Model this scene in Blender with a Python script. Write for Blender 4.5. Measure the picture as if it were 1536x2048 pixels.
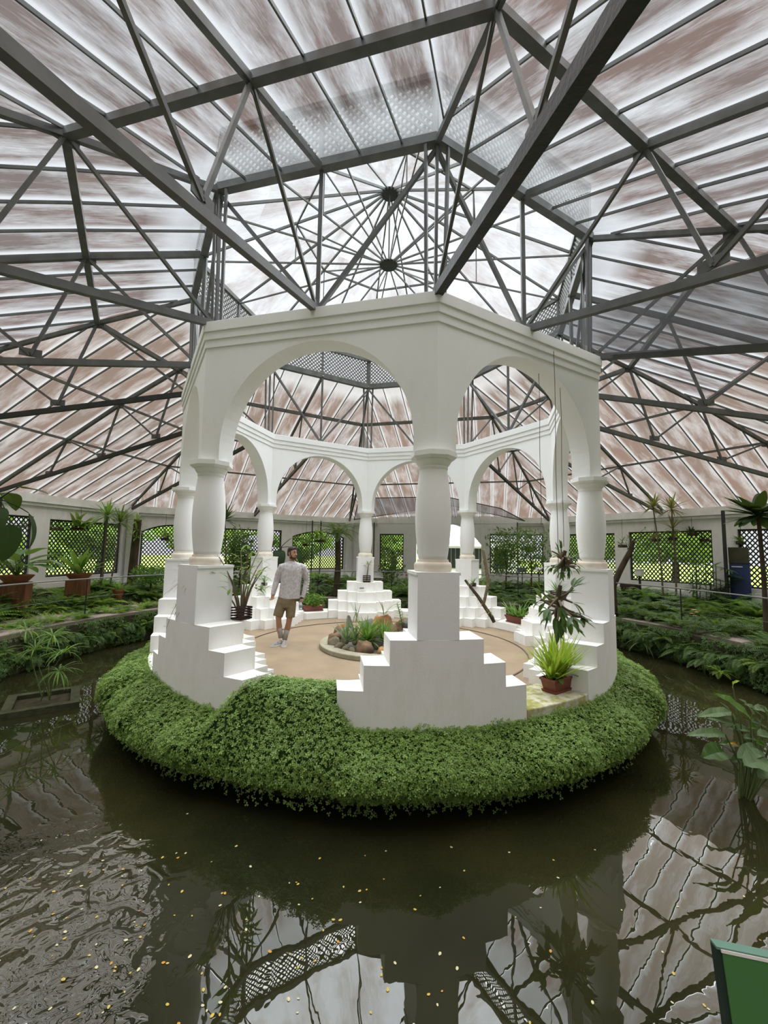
import bpy, math, random
import numpy as np
from mathutils import Vector, Matrix

for _o in list(bpy.data.objects):
    bpy.data.objects.remove(_o)
scene = bpy.context.scene
COL = scene.collection
PI = math.pi
random.seed(7)
rng = np.random.default_rng(7)

# ------------------------------------------------------------------ camera
CAM = Vector((0.0, -8.224, 1.848))
YAW, PITCH, ROLL, FPX = 0.0017, 0.0886, 0.0163, 837.09


def cam_axes():
    def ray(x3, z3, y2):
        cr, sr = math.cos(ROLL), math.sin(ROLL)
        x = cr * x3 - sr * z3
        z2 = sr * x3 + cr * z3
        cp, sp = math.cos(PITCH), math.sin(PITCH)
        y = cp * y2 - sp * z2
        z = sp * y2 + cp * z2
        cy, sy = math.cos(YAW), math.sin(YAW)
        return Vector((cy * x - sy * y, sy * x + cy * y, z))
    return ray(1, 0, 0), ray(0, 1, 0), ray(0, 0, 1)


_r, _u, _f = cam_axes()
cam_data = bpy.data.cameras.new('camera')
cam_data.sensor_fit = 'VERTICAL'
cam_data.sensor_height = 24.0
cam_data.lens = FPX / 2048.0 * 24.0
cam_data.clip_start = 0.02
cam_data.clip_end = 400
cam = bpy.data.objects.new('camera', cam_data)
COL.objects.link(cam)
cam.matrix_world = Matrix(((_r.x, _u.x, -_f.x, CAM.x), (_r.y, _u.y, -_f.y, CAM.y), (_r.z, _u.z, -_f.z, CAM.z), (0, 0, 0, 1)))
scene.camera = cam

# ------------------------------------------------------------------ sky, light, exposure
world = bpy.data.worlds.new('overcast_sky')
scene.world = world
world.use_nodes = True
_nt = world.node_tree
_bg = _nt.nodes['Background']
_bg.inputs[0].default_value = (0.93, 0.96, 1.0, 1)
_bg.inputs[1].default_value = 0.52
sun_data = bpy.data.lights.new('sun', 'SUN')
sun_data.energy = 15.0
sun_data.angle = math.radians(100)
sun_data.color = (0.94, 0.972, 1.0)
sun = bpy.data.objects.new('sun', sun_data)
COL.objects.link(sun)
sun.rotation_euler = (math.radians(-14), math.radians(3), 0)
sun.location = (0, 0, 30)
vs = scene.view_settings
vs.view_transform = 'Standard'
vs.look = 'None'
vs.exposure = 0.78
vs.gamma = 1.0
vs.use_curve_mapping = False

# ------------------------------------------------------------------ helpers
TH0 = math.radians(-8.239)
T8 = math.tan(PI / 8)
MC = 1.0 / math.cos(PI / 8)


def ang(k):
    return TH0 + k * PI / 4


def rotz(k):
    return PI - ang(k)


def pol(r, k, z=0.0):
    a = ang(k)
    return Vector((-r * math.sin(a), -r * math.cos(a), z))


def loc2w(k, x, y, z=0.0):
    """sector frame: y outward, x along the wall"""
    a = ang(k)
    e = Vector((-math.sin(a), -math.cos(a), 0))
    t = Vector((e.y, -e.x, 0))
    return e * y + t * x + Vector((0, 0, z))


def tag(o, label=None, cat=None, group=None, kind=None):
    if label:
        o['label'] = label
    if cat:
        o['category'] = cat
    if group:
        o['group'] = group
    if kind:
        o['kind'] = kind
    return o


def empty(name, loc=(0, 0, 0), rz=0.0, label=None, cat=None, group=None, kind=None, parent=None):
    o = bpy.data.objects.new(name, None)
    o.empty_display_size = 0.1
    COL.objects.link(o)
    o.location = loc
    o.rotation_euler = (0, 0, rz)
    if parent:
        o.parent = parent
    return tag(o, label, cat, group, kind)


def link(name, me, parent=None, loc=None, rz=None):
    o = bpy.data.objects.new(name, me)
    COL.objects.link(o)
    if parent:
        o.parent = parent
    if loc is not None:
        o.location = loc
    if rz is not None:
        o.rotation_euler = (0, 0, rz)
    return o


def copy_tree(o, parent=None):
    c = o.copy()
    COL.objects.link(c)
    c.parent = parent
    for ch in list(o.children):
        copy_tree(ch, c)
    return c


class MB:
    def __init__(self):
        self.v = []
        self.f = []
        self.uv = []
        self.has_uv = False

    def add(self, vs_, fs_, uvs=None):
        b = len(self.v)
        self.v += [tuple(p) for p in vs_]
        self.f += [tuple(b + i for i in q) for q in fs_]
        return b

    def box(self, c, s, rz=0.0, M=None):
        x, y, z = s[0] / 2, s[1] / 2, s[2] / 2
        P = [Vector((sx * x, sy * y, sz * z)) for sz in (-1, 1) for sx, sy in ((-1, -1), (1, -1), (1, 1), (-1, 1))]
        R = M if M is not None else Matrix.Rotation(rz, 3, 'Z')
        c = Vector(c)
        self.add([R @ p + c for p in P], [(3, 2, 1, 0), (4, 5, 6, 7), (0, 1, 5, 4), (1, 2, 6, 5), (2, 3, 7, 6), (3, 0, 4, 7)])
        return self

    def beam(self, p, q, w, h=None, up=(0, 0, 1)):
        p, q = Vector(p), Vector(q)
        h = w if h is None else h
        d = (q - p)
        L = d.length
        if L < 1e-6:
            return self
        d /= L
        s = d.cross(Vector(up))
        if s.length < 1e-3:
            s = d.cross(Vector((1, 0, 0)))
        s.normalize()
        u = s.cross(d)
        M = Matrix((s, d, u)).transposed()
        return self.box((p + q) / 2, (w, L, h), M=M)

    def tube(self, pts, rad, n=8, cap=True, flat=1.0):
        pts = [Vector(p) for p in pts]
        m = len(pts)
        rad = list(rad) if hasattr(rad, '__len__') else [rad] * m
        b = len(self.v)
        prev = None
        for i, p in enumerate(pts):
            d = (pts[min(i + 1, m - 1)] - pts[max(i - 1, 0)]).normalized()
            if prev is None:
                s = d.cross(Vector((0, 0, 1)))
                if s.length < 1e-2:
                    s = Vector((1, 0, 0))
            else:
                s = prev - d * prev.dot(d)
            s.normalize()
            prev = s
            u = s.cross(d)
            for j in range(n):
                a = 2 * PI * j / n
                self.v.append(tuple(p + s * (math.cos(a) * rad[i]) + u * (math.sin(a) * rad[i] * flat)))
        for i in range(m - 1):
            for j in range(n):
                j2 = (j + 1) % n
                self.f.append((b + i * n + j, b + i * n + j2, b + (i + 1) * n + j2, b + (i + 1) * n + j))
        if cap:
            self.f.append(tuple(b + j for j in range(n))[::-1])
            self.f.append(tuple(b + (m - 1) * n + j for j in range(n)))
        return self

    def prism(self, poly, z0, z1):
        n = len(poly)
        b = len(self.v)
        self.v += [(x, y, z0) for x, y in poly] + [(x, y, z1) for x, y in poly]
        self.f.append(tuple(b + i for i in range(n))[::-1])
        self.f.append(tuple(b + n + i for i in range(n)))
        for i in range(n):
            j = (i + 1) % n
            self.f.append((b + i, b + j, b + n + j, b + n + i))
        return self

    def lathe(self, prof, n=24, c=(0, 0, 0), cap=True, ph=0.0):
        b = len(self.v)
        m = len(prof)
        for r, z in prof:
            for j in range(n):
                a = 2 * PI * j / n + ph
                self.v.append((c[0] + r * math.cos(a), c[1] + r * math.sin(a), c[2] + z))
        for i in range(m - 1):
            for j in range(n):
                j2 = (j + 1) % n
                self.f.append((b + i * n + j, b + i * n + j2, b + (i + 1) * n + j2, b + (i + 1) * n + j))
        if cap:
            self.f.append(tuple(b + j for j in range(n))[::-1])
            self.f.append(tuple(b + (m - 1) * n + j for j in range(n)))
        return self

    def loft(self, rings, cap=True):
        n = len(rings[0])
        b = len(self.v)
        for r in rings:
            self.v += [tuple(p) for p in r]
        for i in range(len(rings) - 1):
            for j in range(n):
                j2 = (j + 1) % n
                self.f.append((b + i * n + j, b + i * n + j2, b + (i + 1) * n + j2, b + (i + 1) * n + j))
        if cap:
            self.f.append(tuple(b + j for j in range(n))[::-1])
            self.f.append(tuple(b + (len(rings) - 1) * n + j for j in range(n)))
        return self

    def ball(self, c, r, n=10, m=7, s=(1, 1, 1)):
        prof = []
        b = len(self.v)
        for i in range(m + 1):
            t = -PI / 2 + PI * i / m
            for j in range(n):
                a = 2 * PI * j / n
                self.v.append((c[0] + r * s[0] * math.cos(t) * math.cos(a), c[1] + r * s[1] * math.cos(t) * math.sin(a), c[2] + r * s[2] * math.sin(t)))
        for i in range(m):
            for j in range(n):
                j2 = (j + 1) % n
                self.f.append((b + i * n + j, b + i * n + j2, b + (i + 1) * n + j2, b + (i + 1) * n + j))
        return self

    def mesh(self, name, mat=None, smooth=False, uvs=None):
        me = bpy.data.meshes.new(name)
        me.from_pydata([tuple(p) for p in self.v], [], self.f)
        if uvs is not None:
            l = me.uv_layers.new(name='uv')
            arr = np.array([uvs[vi] for f in self.f for vi in f], dtype=np.float32).ravel()
            l.data.foreach_set('uv', arr)
        if mat is not None:
            me.materials.append(mat)
        if smooth:
            me.polygons.foreach_set('use_smooth', [True] * len(me.polygons))
        me.update()
        return me

    def build(self, name, mat=None, parent=None, smooth=False, bevel=0.0, loc=None, rz=None, auto=None):
        me = self.mesh(name, mat, smooth)
        o = link(name, me, parent, loc, rz)
        if bevel:
            bv = o.modifiers.new('bevel', 'BEVEL')
            bv.width = bevel
            bv.segments = 2
            bv.limit_method = 'ANGLE'
            bv.angle_limit = math.radians(40)
        if auto is not None:
            me.set_sharp_from_angle(angle=math.radians(auto))
        return o


# ------------------------------------------------------------------ materials
def new_mat(name):
    m = bpy.data.materials.new(name)
    m.use_nodes = True
    nt = m.node_tree
    for n in list(nt.nodes):
        nt.nodes.remove(n)
    out = nt.nodes.new('ShaderNodeOutputMaterial')
    return m, nt, out


def nd(nt, typ, **kw):
    n = nt.nodes.new(typ)
    for k_, v_ in kw.items():
        if k_.startswith('i_'):
            n.inputs[k_[2:].replace('_', ' ')].default_value = v_
        else:
            setattr(n, k_, v_)
    return n


def ramp(nt, stops, interp='LINEAR'):
    n = nt.nodes.new('ShaderNodeValToRGB')
    n.color_ramp.interpolation = interp
    el = n.color_ramp.elements
    while len(el) < len(stops):
        el.new(0.5)
    for e, (p, c) in zip(el, stops):
        e.position = p
        e.color = (c[0], c[1], c[2], 1) if hasattr(c, '__len__') else (c, c, c, 1)
    return n


def mixc(nt, a, b, fac, mode='MIX'):
    n = nt.nodes.new('ShaderNodeMix')
    n.data_type = 'RGBA'
    n.blend_type = mode
    for s, val in ((0, fac), (6, a), (7, b)):
        if isinstance(val, bpy.types.NodeSocket):
            nt.links.new(val, n.inputs[s])
        else:
            n.inputs[s].default_value = val if s == 0 else (val[0], val[1], val[2], 1)
    return n.outputs[2]


def mathn(nt, op, a, b=0.0, clamp=False):
    n = nt.nodes.new('ShaderNodeMath')
    n.operation = op
    n.use_clamp = clamp
    for i, val in enumerate((a, b)):
        if isinstance(val, bpy.types.NodeSocket):
            nt.links.new(val, n.inputs[i])
        else:
            n.inputs[i].default_value = val
    return n.outputs[0]


def noise(nt, scale, vec=None, detail=4.0, rough=0.55, dist=0.0):
    n = nt.nodes.new('ShaderNodeTexNoise')
    n.inputs['Scale'].default_value = scale
    n.inputs['Detail'].default_value = detail
    n.inputs['Roughness'].default_value = rough
    n.inputs['Distortion'].default_value = dist
    if vec is not None:
        nt.links.new(vec, n.inputs['Vector'])
    return n


def coord(nt, kind='Object', scale=(1, 1, 1), loc=(0, 0, 0)):
    tc = nt.nodes.new('ShaderNodeTexCoord')
    mp = nt.nodes.new('ShaderNodeMapping')
    mp.inputs['Scale'].default_value = scale
    mp.inputs['Location'].default_value = loc
    nt.links.new(tc.outputs[kind], mp.inputs['Vector'])
    return mp.outputs[0]


def surf(name, c1, c2=None, scale=6.0, rough=0.6, spec=0.3, bump=0.0, bscale=40.0, sc=(1, 1, 1), lo=0.35, hi=0.65, metal=0.0):
    """plain two-tone noise-varied surface"""
    m, nt, out = new_mat(name)
    b = nd(nt, 'ShaderNodeBsdfPrincipled')
    b.inputs['Roughness'].default_value = rough
    b.inputs['Specular IOR Level'].default_value = spec
    b.inputs['Metallic'].default_value = metal
    v = coord(nt, 'Object', sc)
    if c2 is None:
        c2 = tuple(x * 0.85 for x in c1)
    n = noise(nt, scale, v, 5.0)
    r = ramp(nt, [(lo, c1), (hi, c2)])
    nt.links.new(n.outputs[0], r.inputs[0])
    nt.links.new(r.outputs[0], b.inputs['Base Color'])
    if bump:
        n2 = noise(nt, bscale, v, 4.0)
        bp = nd(nt, 'ShaderNodeBump')
        bp.inputs['Strength'].default_value = bump
        bp.inputs['Distance'].default_value = 0.02
        nt.links.new(n2.outputs[0], bp.inputs['Height'])
        nt.links.new(bp.outputs[0], b.inputs['Normal'])
    nt.links.new(b.outputs[0], out.inputs[0])
    return m


def leafmat(name, c1, c2, c3=None, trans=0.3, rough=0.45, island=True, spec=0.35):
    m, nt, out = new_mat(name)
    g = nd(nt, 'ShaderNodeNewGeometry')
    oi = nd(nt, 'ShaderNodeObjectInfo')
    stops = [(0.0, c1), (1.0, c2)] if c3 is None else [(0.0, c1), (0.6, c2), (1.0, c3)]
    r = ramp(nt, stops)
    if island:
        s = mathn(nt, 'ADD', mathn(nt, 'MULTIPLY', g.outputs['Random Per Island'], 0.7), mathn(nt, 'MULTIPLY', oi.outputs['Random'], 0.3))
    else:
        n = noise(nt, 3.0, coord(nt))
        s = n.outputs[0]
    nt.links.new(s, r.inputs[0])
    b = nd(nt, 'ShaderNodeBsdfPrincipled')
    b.inputs['Roughness'].default_value = rough
    b.inputs['Specular IOR Level'].default_value = spec
    nt.links.new(r.outputs[0], b.inputs['Base Color'])
    t = nd(nt, 'ShaderNodeBsdfTranslucent')
    br = mixc(nt, r.outputs[0], (0.5, 0.75, 0.1), 0.25)
    nt.links.new(br, t.inputs[0])
    mx = nd(nt, 'ShaderNodeMixShader')
    mx.inputs[0].default_value = trans
    nt.links.new(b.outputs[0], mx.inputs[1])
    nt.links.new(t.outputs[0], mx.inputs[2])
    nt.links.new(mx.outputs[0], out.inputs[0])
    return m


def roof_mat(name, white, brown, dark, transp, stain, whiteedge, ringclear=True, soft=0.13):
    """fibreglass sheet: uv.x across one sheet, uv.y metres along the slope; brown algae streaks run down the slope"""
    m, nt, out = new_mat(name)
    tc = nd(nt, 'ShaderNodeTexCoord')
    oi = nd(nt, 'ShaderNodeObjectInfo')
    sep = nd(nt, 'ShaderNodeSeparateXYZ')
    nt.links.new(tc.outputs['UV'], sep.inputs[0])
    off = mathn(nt, 'MULTIPLY', oi.outputs['Random'], 57.0)
    cmb = nd(nt, 'ShaderNodeCombineXYZ')
    nt.links.new(mathn(nt, 'MULTIPLY', sep.outputs[0], 1.1), cmb.inputs[0])
    nt.links.new(mathn(nt, 'ADD', mathn(nt, 'MULTIPLY', sep.outputs[1], 0.55), off), cmb.inputs[1])
    n1 = noise(nt, 1.6, cmb.outputs[0], 5.0, 0.6, 0.3)
    cmb2 = nd(nt, 'ShaderNodeCombineXYZ')
    nt.links.new(mathn(nt, 'MULTIPLY', sep.outputs[0], 15.0), cmb2.inputs[0])
    nt.links.new(mathn(nt, 'ADD', mathn(nt, 'MULTIPLY', sep.outputs[1], 2.2), off), cmb2.inputs[1])
    n2 = noise(nt, 1.7, cmb2.outputs[0], 9.0, 0.78)
    # distance from the sheet edge
    e = mathn(nt, 'ABSOLUTE', mathn(nt, 'SUBTRACT', sep.outputs[0], 0.5))
    edge = nd(nt, 'ShaderNodeMapRange')
    edge.inputs[1].default_value = 0.34
    edge.inputs[2].default_value = 0.50
    nt.links.new(mathn(nt, 'ADD', e, mathn(nt, 'MULTIPLY', mathn(nt, 'SUBTRACT', n2.outputs[0], 0.5), 0.22)), edge.inputs[0])
    st = nd(nt, 'ShaderNodeMapRange')
    st.inputs[1].default_value = 0.53 - soft - stain
    st.inputs[2].default_value = 0.53 + soft - stain
    nt.links.new(mathn(nt, 'ADD', mathn(nt, 'MULTIPLY', n1.outputs[0], 0.66), mathn(nt, 'MULTIPLY', n2.outputs[0], 0.34)), st.inputs[0])
    fac = mathn(nt, 'MULTIPLY', st.outputs[0], mathn(nt, 'SUBTRACT', 1.0, mathn(nt, 'MULTIPLY', edge.outputs[0], whiteedge)), True)
    clr = nd(nt, 'ShaderNodeMapRange')
    clr.inputs[1].default_value = 3.95
    clr.inputs[2].default_value = 4.35
    nt.links.new(mathn(nt, 'MODULO', sep.outputs[1], 20.0), clr.inputs[0])
    if ringclear:
        fac = mathn(nt, 'MULTIPLY', fac, mathn(nt, 'ADD', mathn(nt, 'MULTIPLY', clr.outputs[0], 0.75), 0.25))
    # hue of the stain varies from sheet to sheet
    rnd = mathn(nt, 'FRACT', mathn(nt, 'MULTIPLY', oi.outputs['Random'], 13.7))
    tint_w, tint_s = (0.80, 0.83, 0.86), (0.48, 0.41, 0.37)
    stc = mixc(nt, brown, dark, mathn(nt, 'MULTIPLY', rnd, 0.9))
    c = mixc(nt, white, stc, fac)
    # fine speckle
    n3 = noise(nt, 38.0, cmb2.outputs[0], 3.0)
    sp = ramp(nt, [(0.30, 0.62), (0.52, 1.0), (0.72, 1.3)])
    nt.links.new(n3.outputs[0], sp.inputs[0])
    c = mixc(nt, c, sp.outputs[0], 0.6, 'MULTIPLY')
    t = nd(nt, 'ShaderNodeBsdfTranslucent')
    nt.links.new(c, t.inputs[0])
    d = nd(nt, 'ShaderNodeBsdfDiffuse')
    nt.links.new(c, d.inputs[0])
    m1 = nd(nt, 'ShaderNodeMixShader')
    m1.inputs[0].default_value = 0.22
    nt.links.new(t.outputs[0], m1.inputs[1])
    nt.links.new(d.outputs[0], m1.inputs[2])
    tr = nd(nt, 'ShaderNodeBsdfTransparent')
    nt.links.new(mixc(nt, tint_w, tint_s, fac), tr.inputs[0])
    m2 = nd(nt, 'ShaderNodeMixShader')
    m2.inputs[0].default_value = transp
    nt.links.new(m1.outputs[0], m2.inputs[1])
    nt.links.new(tr.outputs[0], m2.inputs[2])
    nt.links.new(m2.outputs[0], out.inputs[0])
    return m


M = {}
M['sheet'] = roof_mat('fibreglass_sheet', (0.188, 0.193, 0.197), (0.037, 0.022, 0.0175), (0.031, 0.026, 0.025), 0.36, 0.10, 0.95)
M['sheet_far'] = roof_mat('fibreglass_sheet_tan', (0.178, 0.171, 0.160), (0.056, 0.034, 0.0235), (0.049, 0.035, 0.026), 0.30, 0.14, 0.92, True, 0.16)
M['lantern_sheet'] = roof_mat('clear_sheet', (0.30, 0.31, 0.31), (0.13, 0.09, 0.08), (0.19, 0.18, 0.17), 0.64, -0.03, 0.7, False)
M['steel'] = surf('grey_painted_steel', (0.115, 0.118, 0.112), (0.075, 0.075, 0.071), 5, 0.55, 0.35)
M['steel_dark'] = surf('dark_weathered_steel', (0.022, 0.024, 0.023), (0.036, 0.035, 0.034), 4, 0.6, 0.3, 0.3, 30)
M['lattice'] = surf('dark_lattice', (0.025, 0.027, 0.025), (0.04, 0.042, 0.038), 5, 0.6, 0.3)
M['lattice_grey'] = surf('grey_lattice', (0.16, 0.165, 0.155), (0.11, 0.11, 0.10), 5, 0.6, 0.3)


def plaster(name, base, dirt, amount, zlo, zhi):
    """white limewash with faint blotches and grime with its own shape"""
    m, nt, out = new_mat(name)
    v = coord(nt)
    n1 = noise(nt, 1.3, v, 5)
    n2 = noise(nt, 9.0, coord(nt, 'Object', (1, 1, 0.35)), 6, 0.65)
    f = mathn(nt, 'MULTIPLY', n1.outputs[0], n2.outputs[0])
    r = ramp(nt, [(0.24, 0.0), (0.45, 1.0)])
    nt.links.new(f, r.inputs[0])
    c = mixc(nt, base, dirt, mathn(nt, 'MULTIPLY', r.outputs[0], amount))
    b = nd(nt, 'ShaderNodeBsdfPrincipled')
    b.inputs['Roughness'].default_value = 0.75
    b.inputs['Specular IOR Level'].default_value = 0.2
    nt.links.new(c, b.inputs['Base Color'])
    n3 = noise(nt, 55, v, 4)
    bp = nd(nt, 'ShaderNodeBump')
    bp.inputs['Strength'].default_value = 0.12
    bp.inputs['Distance'].default_value = 0.01
    nt.links.new(n3.outputs[0], bp.inputs['Height'])
    nt.links.new(bp.outputs[0], b.inputs['Normal'])
    nt.links.new(b.outputs[0], out.inputs[0])
    return m


M['white'] = plaster('white_limewash', (0.79, 0.80, 0.79), (0.67, 0.65, 0.57), 0.22, 0, 1)
M['white_step'] = plaster('white_limewash_steps', (0.83, 0.83, 0.80), (0.66, 0.61, 0.46), 0.35, 0, 1)
M['wall'] = plaster('old_white_wall', (0.72, 0.71, 0.68), (0.50, 0.48, 0.42), 0.55, 0, 1)
M['trim'] = surf('white_gutter', (0.80, 0.80, 0.77), (0.66, 0.65, 0.60), 3, 0.5, 0.3)
M['floor_tan'] = surf('tan_cement_floor', (0.305, 0.238, 0.158), (0.25, 0.192, 0.126), 1.6, 0.8, 0.15, 0.25, 60)
M['ledge'] = surf('mossy_ledge', (0.60, 0.58, 0.46), (0.34, 0.33, 0.10), 9, 0.85, 0.1, 0.3, 50, lo=0.42, hi=0.62)
M['path'] = surf('gravel_path', (0.36, 0.30, 0.27), (0.22, 0.19, 0.17), 24, 0.9, 0.1, 0.6, 60)
M['soil'] = surf('dark_soil', (0.030, 0.026, 0.018), (0.05, 0.045, 0.025), 8, 0.95, 0.05, 0.5, 30)
M['bank'] = surf('mossy_bank_wall', (0.055, 0.045, 0.030), (0.03, 0.045, 0.015), 3.5, 0.9, 0.1, 0.7, 18)
M['lawn'] = surf('sunlit_lawn', (0.13, 0.165, 0.030), (0.10, 0.14, 0.026), 0.6, 0.9, 0.1)
M['curb'] = surf('grey_cement_curb', (0.36, 0.33, 0.25), (0.27, 0.26, 0.17), 5, 0.85, 0.1, 0.4, 50)
M['gravel'] = surf('grey_gravel', (0.22, 0.21, 0.19), (0.09, 0.085, 0.07), 40, 0.9, 0.1, 0.8, 60)
M['hose'] = surf('dark_hose', (0.10, 0.06, 0.045), (0.07, 0.05, 0.04), 5, 0.6, 0.3)
M['terracotta'] = surf('terracotta', (0.27, 0.105, 0.052), (0.19, 0.075, 0.038), 6, 0.75, 0.2, 0.2, 40)
M['plastic_red'] = surf('brown_red_plastic', (0.21, 0.065, 0.045), (0.16, 0.05, 0.035), 5, 0.5, 0.35)
M['wood_orange'] = surf('orange_wood_block', (0.20, 0.088, 0.036), (0.09, 0.04, 0.018), 3, 0.7, 0.2, 0.3, 25, (6, 6, 0.6))
M['wood_dark'] = surf('dark_slats', (0.035, 0.022, 0.016), (0.055, 0.035, 0.025), 6, 0.7, 0.2, 0.2, 40, (1, 1, 5))
M['bark'] = surf('brown_bark', (0.085, 0.066, 0.042), (0.045, 0.036, 0.024), 7, 0.9, 0.1, 0.8, 20, (1, 1, 0.4))
M['rail'] = surf('grey_rail', (0.20, 0.22, 0.21), (0.14, 0.15, 0.15), 5, 0.4, 0.5)
M['black'] = surf('black_post', (0.012, 0.013, 0.013), (0.02, 0.02, 0.02), 5, 0.5, 0.3)
M['shade'] = None
# ------------------------------------------------------------------ water
ZW = -0.63


def water_mat():
    m, nt, out = new_mat('pond_water')
    v = coord(nt)
    n1 = noise(nt, 2.2, v, 1.0, 0.4)
    n2 = noise(nt, 5.5, coord(nt, 'Object', (1, 0.6, 1)), 2.0, 0.5, 0.6)
    sub = nd(nt, 'ShaderNodeVectorMath', operation='SUBTRACT')
    nt.links.new(v, sub.inputs[0])
    sub.inputs[1].default_value = (-2.3, -5.3, 0.0)
    ln = nd(nt, 'ShaderNodeVectorMath', operation='LENGTH')
    nt.links.new(sub.outputs[0], ln.inputs[0])
    mask = nd(nt, 'ShaderNodeMapRange')
    mask.inputs[1].default_value = 1.25
    mask.inputs[2].default_value = 0.35
    nt.links.new(ln.outputs[1] if len(ln.outputs) > 1 else ln.outputs[0], mask.inputs[0])
    n3 = noise(nt, 1.7, v, 3)
    ring = mathn(nt, 'SINE', mathn(nt, 'MULTIPLY', mathn(nt, 'ADD', ln.outputs['Value'], mathn(nt, 'MULTIPLY', n3.outputs[0], 0.45)), 26.0))
    n4 = noise(nt, 6.5, v, 1.5, 0.5, 1.0)
    rip = mathn(nt, 'MULTIPLY', mathn(nt, 'ADD', mathn(nt, 'MULTIPLY', ring, 0.09), mathn(nt, 'MULTIPLY', n4.outputs[0], 1.0)), mask.outputs[0])
    hgt = mathn(nt, 'ADD', mathn(nt, 'ADD', mathn(nt, 'MULTIPLY', n1.outputs[0], 0.13), mathn(nt, 'MULTIPLY', n2.outputs[0], 0.035)), rip)
    bp = nd(nt, 'ShaderNodeBump')
    bp.inputs['Strength'].default_value = 0.5
    bp.inputs['Distance'].default_value = 0.035
    nt.links.new(hgt, bp.inputs['Height'])
    fr = nd(nt, 'ShaderNodeFresnel')
    fr.inputs['IOR'].default_value = 1.5
    nt.links.new(bp.outputs[0], fr.inputs['Normal'])
    gl = nd(nt, 'ShaderNodeBsdfGlossy')
    gl.inputs['Roughness'].default_value = 0.0
    gl.inputs['Color'].default_value = (0.95, 0.95, 0.92, 1)
    nt.links.new(bp.outputs[0], gl.inputs['Normal'])
    n5 = noise(nt, 0.5, v, 4)
    r = ramp(nt, [(0.35, (0.012, 0.014, 0.006)), (0.65, (0.030, 0.029, 0.011))])
    nt.links.new(n5.outputs[0], r.inputs[0])
    df = nd(nt, 'ShaderNodeBsdfDiffuse')
    nt.links.new(r.outputs[0], df.inputs[0])
    mx = nd(nt, 'ShaderNodeMixShader')
    nt.links.new(fr.outputs[0], mx.inputs[0])
    nt.links.new(df.outputs[0], mx.inputs[1])
    nt.links.new(gl.outputs[0], mx.inputs[2])
    nt.links.new(mx.outputs[0], out.inputs[0])
    return m


M['water'] = water_mat()


def annulus(mb, r0, r1, z0, z1, n=96):
    """closed ring solid"""
    b = len(mb.v)
    for r, z in ((r0, z0), (r1, z0), (r1, z1), (r0, z1)):
        for j in range(n):
            a = 2 * PI * j / n
            mb.v.append((r * math.cos(a), r * math.sin(a), z))
    for i in range(4):
        i2 = (i + 1) % 4
        for j in range(n):
            j2 = (j + 1) % n
            mb.f.append((b + i * n + j, b + i * n + j2, b + i2 * n + j2, b + i2 * n + j))
    return mb


w = MB()
n_ = 128
for r in (3.6, 5.2, 7.12):
    for j in range(n_):
        a = 2 * PI * j / n_
        w.v.append((r * math.cos(a), r * math.sin(a), 0))
for i in range(2):
    for j in range(n_):
        j2 = (j + 1) % n_
        w.f.append((i * n_ + j, (i + 1) * n_ + j, (i + 1) * n_ + j2, i * n_ + j2))
water = w.build('pond_water', M['water'], smooth=True, loc=(0, 0, ZW))
tag(water, 'dark olive ring pond around the white pavilion island', 'water', kind='stuff')

# ground, bank, walkway
g = MB()
g.lathe([(10.7, -0.02), (90, -0.02)], 96, cap=False)
tag(g.build('lawn', M['lawn']), 'bright sunlit lawn outside the lattice windows', 'lawn', kind='structure')
tag(annulus(MB(), 6.98, 7.30, -1.0, 0.06).build('wall_bank', M['bank'], bevel=0), 'dark mossy retaining bank around the pond', 'wall', kind='structure')
tag(annulus(MB(), 7.28, 8.75, -0.1, 0.08).build('floor', M['path']), 'pale gravel walkway circling the pond behind the railing', 'floor', kind='structure')
g = MB()
g.lathe([(8.75, -0.1), (8.75, 0.12), (10.4, 0.55), (10.9, 0.55)], 128, cap=False)
tag(g.build('floor_bed', M['soil']), 'dark soil planting bed between walkway and outer wall', 'floor', kind='structure')

# ------------------------------------------------------------------ outer walls
AP = 10.62
WT = 0.22
ZTOP = 3.02


def lattice(mb, x0, x1, z0, z1, y, step=0.115, wd=0.032, th=0.014, arch=0.0, asp=1.25):
    """two layers of diagonal strips clipped to the opening"""
    def top(x):
        if arch <= 0:
            return z1
        c = (x0 + x1) / 2
        hw = (x1 - x0) / 2
        return z1 - arch * ((x - c) / hw) ** 2
    W, H = x1 - x0, (z1 - z0) / asp
    n = int((W + H) / (step * 1.05)) + 1
    for s in (0, 1):
        for i in range(1, n):
            c = i * step * 1.05
            # line: x + slope*z = c in the (x0,z0) frame, mirrored for s=1
            xa, za = (c, 0.0) if c <= W else (W, (c - W))
            zb = min(c, H)
            xb = c - zb
            if arch > 0:
                # march down until under the arch
                k_ = 0
                while k_ < 40:
                    xx = x0 + xb if s == 0 else x1 - xb
                    if z0 + zb * asp <= top(xx) + 1e-4:
                        break
                    zb -= 0.02
                    xb = c - zb
                    k_ += 1
            if za >= zb - 0.01 or xb > W:
                continue
            X0 = x0 + xa if s == 0 else x1 - xa
            X1 = x0 + xb if s == 0 else x1 - xb
            mb.beam((X0, y + s * th, z0 + za * asp), (X1, y + s * th, z0 + zb * asp), wd, th, up=(0, 1, 0))
    return mb


WINN = [0]


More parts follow.
